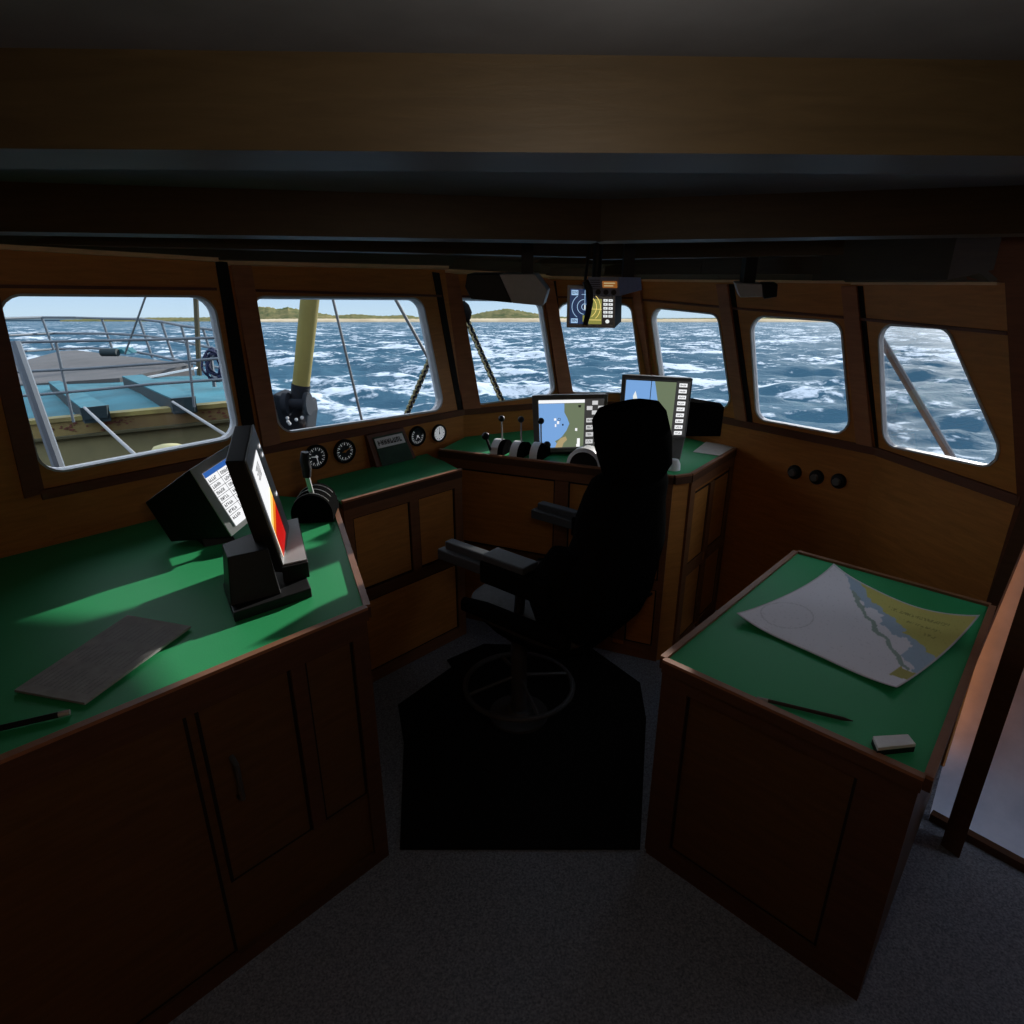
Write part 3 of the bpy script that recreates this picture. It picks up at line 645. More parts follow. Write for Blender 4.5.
# three quadrant levers on the console
spec = [((498, 456), (503, 437), (501.5, 418.5), 'leftmost of the three small throttle levers on the console'),
        ((517.5, 458.5), (521, 439), (521, 419.5), 'middle one of the three small throttle levers on the console'),
        ((537.5, 460), (541, 441), (541, 421), 'rightmost of the three small throttle levers, its ball against the chart screen')]
fd = V((Cpoly[1][0]-Cpoly[0][0], Cpoly[1][1]-Cpoly[0][1], 0)).normalized(); fn = V((-fd.y, fd.x, 0))
for (bpx, hp, kpx, lab) in spec:
    b = pz(*bpx, ZC)+fn*.02; t = thing('throttle_lever', b, lab, 'throttle', 'console throttle levers')
    r_ = .072; ref = fn
    def half(x0, x1, rr, m_, nm):
        q = b+fd*x0+fn*.05; w = x1-x0
        MB().lathe([(0, 0), (rr, 0), (rr, w), (0, w)], q+V((0, 0, .001)), fd, 20, arc=math.pi, ref=ref if fd.cross(ref).z > 0 else -ref).build(nm, m_, t, smooth=True)
    half(-.046, -.006, r_, WHITEG, 'scale_drum'); half(-.0055, .024, r_*.97, BLACK2, 'housing')
    tp = py(*kpx, b.y+.03); lo = b-fd*.008+fn*.05+V((0, 0, r_*.9))
    MB().tube([lo, tp], .0042, 8).build('lever', CHROME, t, smooth=True)
    MB().ball(tp, .017).build('knob', BLACK, t, smooth=True)
for (px, lab) in (((485.5, 436), 'black ball ended lever lying back at the left end of the console throttles'), ((547, 445), 'black ball ended lever lying low at the right end of the console throttles')):
    tp = py(*px, pz(498, 456, ZC).y-.02); bb = V((tp.x+(.03 if px[0] < 500 else -.02), tp.y+.06, ZC))
    t = thing('stub_lever', bb, lab, 'lever'); MB().tube([bb, tp], .007, 8).build('lever', BLACK, t, smooth=True); MB().ball(tp, .02).build('knob', BLACK, t, smooth=True)
# white rimmed half wheel by the chair
a_, b_ = pz(569, 463, ZC), pz(604, 466, ZC); cw = (a_+b_)/2+fn*.03; rw = (b_-a_).length/2*1.03
t = thing('steering_dial', cw, 'half round black steering dial with a thick white rim beside the chair headrest', 'steering dial')
rf = fd if (-fn).cross(fd).z > 0 else -fd
MB().lathe([(0, 0), (rw*.84, 0), (rw*.84, .07), (0, .07)], cw+V((0, 0, .001)), -fn, 28, arc=math.pi, ref=rf).build('dial_body', BLACK, t, smooth=True)
MB().lathe([(rw*.80, -.004), (rw, 0), (rw, .07), (rw*.80, .076)], cw+V((0, 0, .001)), -fn, 28, arc=math.pi, ref=rf).build('rim', WHITEG, t, smooth=True)
kn = pz(673, 470, ZC)+fn*.01
tag(MB().lathe([(.032, 0), (.030, .03), (.020, .05), (0, .055)], kn, UP, 20).build('rotary_control', WHITEG, smooth=True), 'pale grey domed knob on the console corner right of the headrest', 'knob')
# papers on the console
pp = [pz(u, v, ZC+.002) for u, v in ((693, 452), (706, 442), (738, 447), (720, 456))]
tag(MB().prism(pp, (0, 0, .002)).build('paper_sheet', PAPERW), 'white paper sheet lying on the console behind the right chart display', 'paper')
# ---------------------------------------------------------------- gauges on the wall
def gauge(px, r_px, face, marks, label, sweep=(0, 6.283), needle=None, nm=MARKW, plane=None, nl=.6):
    P = plane or LP['AB']; c = P.hit(*px); r = r_px/F*(c-EYE).dot(V((0, CT, -ST))); n = P.n
    t = thing('round_gauge', c, label, 'gauge', 'round gauges on the wall')
    MB().lathe([(r*1.08, 0), (r*1.08, .014), (r*.98, .02), (r*.88, .014), (r*.88, 0)], c, n, 28).build('bezel', BLACK, t, smooth=True)
    MB().disc(c+n*.008, n, r*.9).build('dial', face, t)
    u = V((-n.y, n.x, 0)).normalized(); u = -u if u.dot(V((1, 0, 0))) < 0 else u
    w = V((0, 0, 1)); mk = MB()
    for k in range(24):
        a = sweep[0]+(sweep[1]-sweep[0])*k/24; d = u*math.cos(a)+w*math.sin(a); e = -u*math.sin(a)+w*math.cos(a)
        r0, r1, ww = (.56, .80, .035) if k % 2 == 0 else (.70, .80, .022)
        q = c+n*.0095; mk.poly([q+d*r*r0-e*r*ww, q+d*r*r1-e*r*ww, q+d*r*r1+e*r*ww, q+d*r*r0+e*r*ww])
    mk.build('scale_marks', marks, t, fix=False)
    nd = MB()
    for a, l in needle:
        d = u*math.cos(a)+w*math.sin(a); e = -u*math.sin(a)+w*math.cos(a); q = c+n*.011
        nd.poly([q-d*r*.15-e*r*.06, q+d*r*l-e*r*.03, q+d*r*l+e*r*.03, q-d*r*.15+e*r*.06])
    nd.disc(c+n*.0115, n, r*.12, 12); nd.build('needle', nm, t, fix=False)
    return t
gauge((315.5, 456.5), 11.5, GAUGEF, MARKW, 'black gauge with two white hands, behind the tall throttle grip', needle=[(3.0, .5), (-1.4, .7)])
gauge((344, 451), 11.2, GAUGEF, MARKW, 'black gauge with an orange needle, just left of the dark green holder', needle=[(.35, .6), (3.4, .3)], nm=MARKO)
gauge((416.5, 436), 9.2, GAUGEF, MARKW, 'black gauge with small bluish marks, between green holder and white clock', sweep=(2.3, 6.6), needle=[(-.7, .4), (-2.2, .4)])
gauge((438.3, 433), 8.2, GAUGEW, GAUGEF, 'white faced round clock on the wall right of the gauges', needle=[(1.5, .6)], nm=GAUGEF)
for k, (u, v, w_) in enumerate(((795, 472, 'front one'), (817, 477, 'middle one'), (839, 481, 'aft one'))):
    c = LP['EF'].hit(u, v); r = .030; n = LP['EF'].n
    t = thing('wall_knob', c, ('%s of the three black round fittings below the starboard windows' % w_), 'wall fitting', 'black round wall fittings')
    MB().lathe([(r*1.2, 0), (r*1.2, .008), (r, .016), (r*.6, .018)], c, n, 24).build('bezel', BLACK, t, smooth=True)
    MB().lathe([(r*.62, .012), (r*.55, .034), (0, .036)], c, n, 20).build('cap', DGREY, t, smooth=True)
# dark green holder between the gauges
P = LP['AB']; q = [P.hit(*u) for u in ((364, 435), (401, 427), (411, 463), (372, 473))]
t = thing('log_holder', (q[2]+q[3])/2, 'dark green framed holder with a printed plate, leaning between the gauges', 'holder')
n = P.n; q2 = [q[0]+n*.02, q[1]+n*.02, q[2]+n*.07, q[3]+n*.07]
f = Face(*q2).orient()
MB().add(q+q2, [(0, 1, 2, 3), (4, 5, 6, 7), (0, 1, 5, 4), (1, 2, 6, 5), (2, 3, 7, 6), (3, 0, 4, 7)]).build('frame', W_TRIM, t)
m = MB(); m.prism([f.p(a, b, .001) for a, b in ((.12, .08), (.92, .08), (.92, .97), (.12, .97))], f.n*.004); m.build('cover', BOOKG, t)
m = MB(); m.prism([f.p(a, b, .006) for a, b in ((.14, .12), (.88, .12), (.88, .36), (.14, .36))], f.n*.002); pl = m.build('label_plate', WHITEG, t)
m = MB(); rn = random.Random(9)
f.glyphs(m, .19, .18, .83, .30, 8, .0095, 0, rn); m.build('lettering', BLACK, pl, fix=False)
# ---------------------------------------------------------------- ceiling fittings
def ceil_box(name, y, grey, black, depth, label, cat):
    P = Plane((0, y, 1.8), (0, -1, 0)); g = [P.hit(*q) for q in grey]; b = [P.hit(*q) for q in black]
    t = thing(name, sum(g, V())/len(g), label, cat)
    MB().prism(g, (.02, depth, .01)).build('housing', LGREY, t, bevel=.004)
    MB().prism(b, (.02, depth, .01)).build('end_cap', BLACK, t, bevel=.004)
    c = sum(g, V())/len(g)+V((0, depth*.5, 0)); MB().bar(c, V((c.x, c.y, 2.03)), .05, .05, up=(0, 1, 0)).build('bracket', BLACK, t)
ceil_box('chart_lamp', 2.75, [(499, 274), (535, 274), (547.5, 291), (543, 306), (512, 303)], [(467, 274), (499, 274), (512, 303), (471, 299), (465, 287)], .14, 'grey and black box lamp under the ceiling at the third window', 'lamp')
ceil_box('ceiling_light', 2.75, [(735, 283), (762, 284), (763, 297), (740, 297.5)], [(762.5, 284), (778, 284), (777, 297), (764, 299)], .09, 'small grey cylinder lamp under the ceiling above the starboard windows', 'lamp')
# ---------------------------------------------------------------- papers, pens, chart
q = [pz(u, v, ZA+.004) for u, v in ((15, 692), (128, 617), (191, 628), (85, 705))]
t = thing('log_sheet', (q[0]+q[2])/2, 'worn grey printed sheet lying on the left counter', 'paper')
MB().prism(q, (0, 0, .006)).build('sheet', PAPER, t)
f = Face(*[p+V((0, 0, .006)) for p in q]).orient(); m = MB(); rn = random.Random(2)
for k in range(13):
    for c_ in range(3): f.glyphs(m, .08+c_*.30, .07+k*.068, .08+c_*.30+rn.uniform(.14, .26), .07+k*.068+.022, 14, .0008, 0, rn)
m.build('print', MGREY, t, fix=False)
def pen(a, b, r, label, nm, capm=CHROME, body=BLACK):
    a, b = V(a), V(b); t = thing(nm, (a+b)/2, label, 'pen' if nm == 'pen' else 'pencil'); d = (b-a)
    MB().tube([a+d*.12, a+d*.9, b], [r, r, r*.25], 8).build('barrel', body, t, smooth=True)
    MB().tube([a, a+d*.12], [r*1.02, r*1.02], 8).build('cap', capm, t, smooth=True); return t
pen(pz(70, 712, ZA+.008), pz(-30, 735, ZA+.008), .0065, 'dark pen with a metal end at the left counter edge', 'pen')
pen(pz(757, 698, ZT+.006), pz(853, 721, ZT+.006), .005, 'dark pencil with a pale end lying on the chart table', 'pencil', body=mat('pencil_dark', (.035, .02, .012), .5, var=.1, scale=50))
t = thing('eraser', pz(895, 748, ZT), 'small white topped eraser block near the front edge of the chart table', 'eraser')
e = [pz(u, v, ZT+.012) for u, v in ((877, 752), (872, 740), (907, 738), (915, 748))]
MB().prism([V((p.x, p.y, ZT+.001)) for p in e], (0, 0, .014)).build('sleeve', BLACK, t)
MB().prism([V((p.x, p.y, ZT+.015)) for p in e], (0, 0, .009)).build('rubber', WHITEG, t, bevel=.001)
# nautical chart, corners curling up
ct = [pz(833.5, 565, ZT+.045), pz(979, 618.5, ZT+.05), pz(896, 690, ZT+.012), pz(736.5, 613, ZT+.03)]
NU, NV = 150, 110; mb = MB(); cols = []
def chart_p(u, v):
    p = ct[0].lerp(ct[1], u).lerp(ct[3].lerp(ct[2], u), v)
    lift = .048*((1-u)**5*(1-v)**5)+.055*(u**5*(1-v)**4)+.022*((1-u)**6*v**5)+.014*(u**6*v**6)
    z = ZT+.004+lift+.004*math.sin(u*5+v*2)**2
    sag = 4*u*(1-u)*.012*(1-v)
    p = p+V((0, 0, 0)); p.z = z
    c = (ct[0]+ct[2])/2; c.z = p.z
    return p+(c-p)*sag
grid = [[chart_p(i/NU, j/NV) for i in range(NU+1)] for j in range(NV+1)]
mb.add([p for r in grid for p in r], [(j*(NU+1)+i, j*(NU+1)+i+1, (j+1)*(NU+1)+i+1, (j+1)*(NU+1)+i) for j in range(NV) for i in range(NU)])
CHM = painted('chart_paper', .85)
co = mb.build('nautical_chart', CHM, smooth=True)
sm = co.modifiers.new('thickness', 'SOLIDIFY'); sm.thickness = .0008
ca = co.data.color_attributes.new('Col', 'FLOAT_COLOR', 'POINT')
def chart_c(u, v):
    n = noise.noise(V((u*9, v*9, 1)))*.05+noise.noise(V((u*25, v*25, 4)))*.025
    lim = .52*(u-.19)/.81+n; lim2 = .75*(u-.09)/.91+n*.8
    c = V((.86, .83, .88))
    if v < lim2: c = V((.42, .54, .66))
    if v < lim: c = V((.66, .60, .17))
    if u > .9 and .74+n < v < .86+n: c = V((.50, .45, .14))
    d = v-(.88*(u-.25)+.06)+n*.6
    if .25 < u < .95 and abs(d-.08) < .018: c = V((.36, .45, .40))
    elif v < lim2 and v > lim+.08+n and u < .85 and u > .3: c = V((.86, .83, .88))
    r = math.hypot((u-.17)*1.0, (v-.73)*.9)
    if abs(r-.15) < .004 and v < .99: c = c*.8
    if .42 < u < .9 and v < lim-.08 and (.12 < v < .16 or .22 < v < .25 or .30 < v < .33) and noise.noise(V((u*90, v*40, 2))) > .0: c = c*.6
    if noise.noise(V((u*70, v*70, 9))) > .5: c = c*.88
    if min(u, v, 1-u, 1-v) < .012: c = V((.62, .61, .64))
    return c
k = 0
for j in range(NV+1):
    for i in range(NU+1):
        c = chart_c(i/NU, j/NV); ca.data[k].color = (c.x, c.y, c.z, 1); k += 1
tag(co, 'nautical chart with yellow land and white water, corners curling on the right table', 'chart')
# ================================================================ OUTSIDE
YELP = mat('mast_yellow', (.17, .145, .042), .9, c2=(.14, .12, .035), scale=5)
OLIVE = mat('coaming_olive_rust', (.19, .15, .055), .9, c2=(.10, .06, .03), scale=1.1)
OLIVE2 = mat('deck_wall_olive', (.10, .088, .04), .9, c2=(.05, .045, .02), scale=.9)
TURQ = mat('hatch_turquoise', (.022, .15, .19), .8, c2=(.012, .075, .095), scale=1.3)
TURQD = mat('hatch_beam_dark', (.008, .02, .025), .7, var=.2, scale=3)
DECK = mat('fore_deck_grey', (.085, .078, .078), .9, c2=(.055, .055, .055), scale=1.5)
RAILM = mat('rail_grey', (.09, .11, .13), .5, var=.1, scale=6)
STAY = mat('stay_grey', (.07, .08, .09), .5, var=.1, scale=10)
DARKM = mat('dark_machinery', (.010, .012, .016), .8, spec=.08, var=.2, scale=5)
def tubepx(name, pts, r, m, parent=None, n=8): 
    return MB().tube([py(*p) if isinstance(p, tuple) else p for p in pts], r, n).build(name, m, parent, smooth=True)
# pixel helper of the port window crop
def c8(x, y): return (x/3.938, 280+y/3.938)
def at8(x, y, d): return py(*c8(x, y), d)
# fore deck, sheltered deck, hatch
dk = [at8(x, y, d) for x, y, d in ((-40, 352, 11), (240, 279, 14), (300, 276, 14), (760, 332, 9.5), (470, 386, 8.2), (150, 408, 8.2), (-40, 420, 8.2))]
wl = thing('windlass', at8(445, 285, 9.8), 'small turquoise windlass on the tip of the grey fore deck', 'windlass')
MB().prism([at8(385, 290, 9.8), at8(500, 292, 9.8), at8(480, 272, 9.8), at8(430, 270, 9.8)], (0, .3, 0)).build('cover', TURQ, wl, bevel=.01)
MB().lathe([(0, 0), (.06, 0), (.06, .25), (0, .25)], at8(400, 285, 9.75), (1, 0, 0), 16).build('drum', TURQD, wl, smooth=True)
tag(MB().prism(dk, (0, 0, -.5)).build('fore_deck', DECK), 'grey raised fore deck of the vessel beyond the turquoise hatch', 'deck')
hc = thing('cargo_hatch', at8(500, 480, 6.5), 'turquoise planked cargo hatch on the deck outside the left window', 'hatch')
far = [at8(-60, 405, 9.0), at8(900, 372, 9.0)]; near = [at8(-60, 575, 5.35), at8(1000, 478, 5.35)]
MB().prism([far[0], far[1], near[1], near[0]], (0, 0, -.25)).build('hatch_cover', TURQ, hc)
for (p0, p1, p2, p3, e0, e1, e2, e3) in (((190, 400), (235, 396), (425, 492), (320, 503), (320, 503), (425, 492), (430, 540), (333, 550)), ((480, 378), (560, 372), (768, 458), (676, 466), (676, 466), (768, 458), (772, 518), (690, 525))):
    q = [at8(*p0, 7.5), at8(*p1, 7.5), at8(*p2, 5.0), at8(*p3, 5.0)]
    q2 = [at8(*e0, 5.0), at8(*e1, 5.0), at8(*e2, 5.0), at8(*e3, 5.0)]
    d = q[3]-q2[3]; hgt = q2[3]-q2[0]
    b_ = MB().prism([p-V((0, 0, .012)) for p in q], (0, 0, -.12)).build('hatch_beam', TURQD, hc)
    MB().prism([p-V((0, 0, .012)) for p in q], (0, 0, .012)).build('beam_top', TURQ, b_)
    MB().prism([p+V((0, -.02, 0)) for p in q2], (0, .03, 0)).build('beam_end', TURQD, b_)
cm = thing('hatch_coaming', at8(500, 600, 4.9), 'rusty olive yellow coaming wall in front of the turquoise hatch', 'coaming')
w0 = [at8(-60, 580, 5.12), at8(1000, 482, 5.12), at8(1000, 545, 5.12), at8(-60, 655, 5.12)]
MB().prism(w0, (0, .1, 0)).build('upper_wall', OLIVE, cm)
w1 = [at8(-60, 655, 5.08), at8(1000, 545, 5.08), at8(1000, 800, 4.8), at8(-60, 900, 4.8)]
MB().prism(w1, (0, .1, 0)).build('lower_wall', OLIVE2, cm)
MB().bar(at8(-60, 652, 5.05), at8(1000, 543, 5.05), .05, .02).build('ledge', mat('ledge_dark', (.05, .045, .02), .8, var=.2, scale=5), cm)
MB().bar(at8(-60, 574, 5.17), at8(1000, 478, 5.17), .14, .035).build('capping', mat('capping_yellow', (.22, .19, .06), .8, c2=(.13, .10, .04), scale=4), cm)
MB().ball(at8(672, 668, 4.5), .09, sc=(1.6, 1, .5)).build('mushroom_vent', mat('vent_yellow', (.4, .36, .18), .7, var=.1, scale=9), cm, smooth=True)
# rust stains with a shape of their own on the upper wall
RUST = mat('rust_red', (.13, .045, .03), .9, c2=(.05, .02, .015), scale=9)
fw = Face(*w0).orient(); rs = MB(); rr = random.Random(12)
for (ca_, cb_, sx, sy, N_) in ((.33, .40, .06, .30, 16), (.47, .40, .05, .34, 18), (.53, .35, .04, .25, 10), (.87, .5, .05, .3, 12)):
    for k in range(N_):
        x, y = rr.gauss(ca_, sx*.5), min(.9, max(.08, rr.gauss(cb_, sy*.5))); a_, b_ = rr.uniform(.004, .014), rr.uniform(.05, .16)
        fw.poly(rs, [(x+a_*math.cos(t_)*rr.uniform(.6, 1), y+b_*math.sin(t_)*rr.uniform(.6, 1)*.6) for t_ in [j*math.pi/4 for j in range(8)]], .004+.0004*k, 0)
rs.build('rust_stains', RUST, cm, fix=False)
MB().prism([at8(565, 383, 7.3), at8(765, 345, 7.3), at8(765, 352, 7.3), at8(575, 390, 7.3)], (0, .08, 0)).build('white_batten', mat('batten_white', (.7, .7, .7), .6, var=.05, scale=9), hc)
# bow railing
def rail(label, tops, stan, d_of, r=.022):
    pts0 = at8(*tops[0][len(tops[0])//2], d_of(tops[0][len(tops[0])//2][0]))
    t = thing('deck_railing', pts0, label, 'railing')
    for ln in tops: MB().tube([at8(x, y, d_of(x)) for x, y in ln], r, 8).build('rail', RAILM, t, smooth=True)
    for (x0, y0, x1, y1) in stan: MB().tube([at8(x0, y0, d_of(x0)), at8(x1, y1, d_of(x0))], r*.95, 8).build('stanchion', RAILM, t, smooth=True)
dfar = lambda x: 11.5-abs(x-250)*.0045
rail('curved bow railing around the far end of the grey fore deck',
     [[(-60, 156), (25, 151), (165, 147), (300, 148), (400, 151), (550, 154), (635, 164), (715, 180), (860, 199)],
      [(-60, 222), (50, 217), (215, 210), (430, 211), (560, 218), (630, 228), (720, 243), (880, 278)],
      [(-60, 292), (65, 283), (215, 272), (350, 268), (490, 275), (600, 295), (740, 325), (900, 352)]],
     [(165, 148, 212, 276), (400, 151, 441, 268), (548, 155, 600, 306), (635, 164, 683, 310), (713, 180, 757, 335), (798, 190, 822, 262), (-30, 153, 20, 290)], dfar, .020)
dn_ = lambda x: 4.7
rail('nearer grey deck railing standing on the coaming above the turquoise hatch',
     [[(-60, 250), (50, 246), (300, 240), (560, 236), (900, 226)], [(-60, 368), (110, 360), (350, 348), (680, 325), (900, 306)], [(-60, 466), (150, 452), (400, 430), (600, 410), (960, 386)]],
     [(218, 240, 290, 560), (735, 232, 765, 500)], dn_, .0105)
# struts, pipe, poles
tag(tubepx('diagonal_strut', [at8(333, 503, 4.7), at8(560, 715, 3.0)], .010, MGREY), 'pale thin strut slanting down from the left dark hatch beam end', 'strut')
tag(tubepx('diagonal_strut', [at8(680, 480, 4.7), at8(935, 640, 3.0)], .009, MGREY), 'pale thin strut slanting down from the right dark hatch beam end', 'strut')
tag(tubepx('support_pipe', [at8(60, 250, 2.9), at8(250, 790, 2.6)], .024, mat('pipe_blue_grey', (.08, .10, .125), .6, var=.1, scale=6)), 'thick blue grey slanting pipe at the left side of the left window', 'pipe')
tag(tubepx('fore_mast', [at8(765, -60, 8), at8(785, 375, 8)], .032, mat('mast_wood', (.05, .042, .022), .7, var=.3, scale=6)), 'brownish wooden pole at the right side of the left window', 'mast')
tag(tubepx('whip_antenna', [at8(600, -10, 8), at8(492, 292, 8)], .012, STAY), 'dark thin slanting stay crossing the bow railing', 'stay')
t = thing('rope_coil', at8(840, 370, 6.6), 'coiled dark blue rope hanging beyond the right end of the hatch', 'rope')
RB = mat('rope_blue', (.012, .014, .045), .8, var=.3, scale=20); RB2 = mat('rope_pale', (.2, .21, .25), .8, var=.2, scale=20)
m = MB(); rr = random.Random(4)
for k in range(11):
    c = at8(846+rr.uniform(-10, 14), 336+rr.uniform(-5, 8), 6.6+k*.012); rx_, rz_ = rr.uniform(.05, .11), rr.uniform(.10, .17)
    m.tube([c+V((math.cos(a)*rx_, .03*math.sin(3*a+k), math.sin(a)*rz_)) for a in [j*math.pi/10 for j in range(20)]], .012, 6, mi=1 if k % 5 == 4 else 0, closed=True)
m.build('rope_loops', [RB, RB2], t, smooth=True)
m = MB().bar(at8(830, 300, 6.75), at8(845, 420, 6.75), .03, .03, up=(0, 1, 0)); m.build('hanger_post', RAILM, t)
# boom and winch outside the second window
bo = thing('cargo_boom', py(300, 402, 6), 'thick yellow boom with dark foot outside the second window', 'boom')
MB().tube([py(314.5, 255, 6), py(301, 385, 6)], [.088, .082], 20).build('tube', YELP, bo, smooth=True)
MB().tube([py(301, 384.5, 6), py(299, 405, 6)], [.09, .085], 20).build('foot', DARKM, bo, smooth=True)
c = py(299, 403, 6); MB().tube([c+V((math.cos(a)*.1, math.sin(a)*.1, .02*math.sin(2*a))) for a in [j*math.pi/10 for j in range(20)]], .012, 6, closed=True).build('rope_ring', LGREY, bo, smooth=True)
wi = thing('deck_winch', py(290, 420, 6), 'dark machinery at the foot of the yellow boom', 'winch')
P6 = Plane((0, 6.05, 0), (0, -1, 0))
MB().prism([P6.hit(*q) for q in ((272, 394), (283, 397), (292, 402), (306, 403), (308, 415), (305, 440), (282, 440), (270, 415))], (0, .35, 0)).build('body', DARKM, wi, bevel=.02)
MB().lathe([(0, 0), (.11, 0), (.11, .05), (.05, .06), (.05, .2), (.11, .21), (.11, .25), (0, .25)], py(284, 404, 5.9), (1, 0, 0), 20).build('drum', DARKM, wi, smooth=True)
m = MB(); rr = random.Random(8)
for k in range(5): m.ball(py(290+rr.uniform(-4, 12), 420+rr.uniform(-4, 4), 5.85), .018, n=8)
m.build('bolts', LGREY, wi, smooth=True)
# stays and chains
tag(tubepx('wire_stay', [(326, 270, 5), (363, 425, 5)], .011, STAY), 'thin grey stay crossing the middle of the second window', 'stay')
tag(tubepx('wire_stay', [(382, 275, 5), (431, 363, 5)], .013, STAY), 'grey stay slanting to the right edge of the second window', 'stay')
tag(tubepx('wire_stay', [(412, 290, 5.4), (446, 352, 5.4)], .012, STAY), 'short grey stay at the top right corner of the second window', 'stay')
def chain(p, q, label, n=26):
    p, q = py(*p), py(*q); t = thing('rigging_chain', p, label, 'chain'); d = (q-p)/n; m = MB(); dd = d.normalized(); s1 = dd.orthogonal().normalized(); s2 = dd.cross(s1)
    for k in range(n):
        c = p+d*(k+.5); s = s1 if k % 2 else s2
        m.tube([c+dd*math.cos(a)*d.length*.75+s*math.sin(a)*.022 for a in [j*math.pi/5 for j in range(10)]], .0095, 5, mi=k % 2, closed=True)
    m.build('links', [DARKM, mat('chain_pale', (.20, .21, .12), .6, var=.2, scale=20)], t, smooth=True); return t
chain((433, 352, 5), (405, 418, 5), 'chain slanting down left in the lower right of the second window')
ct_ = chain((466, 318, 5), (506, 410, 5), 'long dark chain slanting across the third window')
la = thing('deck_lamp', py(461, 310, 5), 'black round deck lamp at the upper left of the third window', 'lamp')
MB().lathe([(0, -.02), (.05, -.01), (.085, .03), (.09, .09), (.07, .14), (.03, .17), (0, .17)], py(464, 313, 5)-V((.0, 0, .06)), V((-.45, 0, .9)), 20).build('housing', BLACK2, la, smooth=True)
MB().tube([py(458, 308, 5), py(448, 285, 5.0)], .02, 8).build('arm', DARKM, la, smooth=True)
r0 = BP['FG'].hit(878, 334)+V((.35, .1, 0)); 
Pq = Plane(BP['FG'].p-BP['FG'].n*.35, BP['FG'].n)
tag(MB().tube([Pq.hit(876, 331), Pq.hit(962, 475)], .017, 8).build('grab_rail', STAY, smooth=True), 'grey slanting bar outside the aftmost starboard window', 'bar')
# ---------------------------------------------------------------- sea, coast, sky: the vessel pitches, so the sea is tilted against it
TILT = math.atan(224/F)-math.atan(192/F)
RT = Matrix.Rotation(-TILT, 3, 'X')
def sw(p): return EYE+RT @ (V(p)-EYE)
SEAZ = -2.6
import numpy as np
rng = np.random.default_rng(5)
NR, NA = 420, 760
rad = 9*np.power(2600/9, np.linspace(0, 1, NR)); ang = np.radians(np.linspace(-88, 88, NA))
Rg, Ag = np.meshgrid(rad, ang, indexing='ij'); X = Rg*np.sin(Ag); Y = Rg*np.cos(Ag); Z = np.zeros_like(X)
sp = Rg*(ang[1]-ang[0])+Rg*(math.log(2600/9)/NR)
for k in range(46):
    lam = 1.3*(26/1.3)**(rng.random()); th_ = math.radians(rng.normal(200, 38)); kk = 2*math.pi/lam
    amp = .0125*lam**1.0*(1 if lam > 4 else .8); ph = rng.random()*6.283
    fade = np.clip(lam/(sp*3.0)-.3, 0, 1)
    ss = np.sin(kk*(X*math.sin(th_)+Y*math.cos(th_))+ph)
    Z += amp*fade*(1-np.abs(ss))*1.5-amp*fade*.5
Z = Z*.5
c_, s_ = math.cos(-TILT), math.sin(-TILT)
Zw = Z+SEAZ-1.8
Y2 = Y*c_-Zw*s_; Z2 = Y*s_+Zw*c_+1.8
co_ = np.stack([X, Y2, Z2], -1).reshape(-1, 3)
me = bpy.data.meshes.new('sea')
idx = (np.arange(NR-1)[:, None]*NA+np.arange(NA-1)[None, :]).reshape(-1)
fa = np.stack([idx, idx+NA, idx+NA+1, idx+1], -1)
me.vertices.add(len(co_)); me.vertices.foreach_set('co', co_.astype(np.float32).ravel())
me.loops.add(fa.size); me.loops.foreach_set('vertex_index', fa.astype(np.int32).ravel())
me.polygons.add(len(fa)); me.polygons.foreach_set('loop_start', (np.arange(len(fa))*4).astype(np.int32)); me.polygons.foreach_set('loop_total', np.full(len(fa), 4, np.int32))
me.update(calc_edges=True); me.polygons.foreach_set('use_smooth', np.ones(len(fa), bool))
at_ = me.attributes.new('crest', 'FLOAT', 'POINT'); at_.data.foreach_set('value', Z.astype(np.float32).ravel())
wk = np.exp(-((np.degrees(Ag)+3)/7.5)**2)*np.exp(-(np.clip(Rg-70, 0, None)/60)**2)
aw = me.attributes.new('wake', 'FLOAT', 'POINT'); aw.data.foreach_set('value', wk.astype(np.float32).ravel())
so = bpy.data.objects.new('sea', me); COL.objects.link(so)
tag(so, 'rough dark blue sea with white foam all around the vessel', 'sea', kind='stuff')
SEA = bpy.data.materials.new('sea_water'); SEA.use_nodes = True; nt = SEA.node_tree; b = nt.nodes['Principled BSDF']; me.materials.append(SEA)
N = nt.nodes.new; Lk = nt.links.new
tc = N('ShaderNodeTexCoord')
def nz(scale, st, rot=0, detail=5, dist=0):
    mp = N('ShaderNodeMapping'); mp.inputs['Scale'].default_value = st; mp.inputs['Rotation'].default_value = (0, 0, rot); Lk(tc.outputs['Object'], mp.inputs['Vector'])
    n = N('ShaderNodeTexNoise'); n.inputs['Scale'].default_value = scale; n.inputs['Detail'].default_value = detail; n.inputs['Roughness'].default_value = .62; n.inputs['Distortion'].default_value = dist
    Lk(mp.outputs[0], n.inputs['Vector']); return n.outputs['Fac']
def mr(src, a, b_, c=0, d=1):
    m = N('ShaderNodeMapRange'); m.inputs[1].default_value = a; m.inputs[2].default_value = b_; m.inputs[3].default_value = c; m.inputs[4].default_value = d; Lk(src, m.inputs[0]); return m.outputs[0]
def ma(op, x, y):
    m = N('ShaderNodeMath'); m.operation = op
    for i, q in enumerate((x, y)):
        if isinstance(q, (int, float)): m.inputs[i].default_value = q
        else: Lk(q, m.inputs[i])
    return m.outputs[0]
big = nz(.055, (1, 1.7, 1), .35, 4, .3)
mid = nz(.35, (1, 1.5, 1), .35, 6, .8)
fine = nz(1.6, (1, 1, 1), .3, 5, .5)
cr = N('ShaderNodeAttribute'); cr.attribute_name = 'crest'
patch = mr(big, .42, .68)
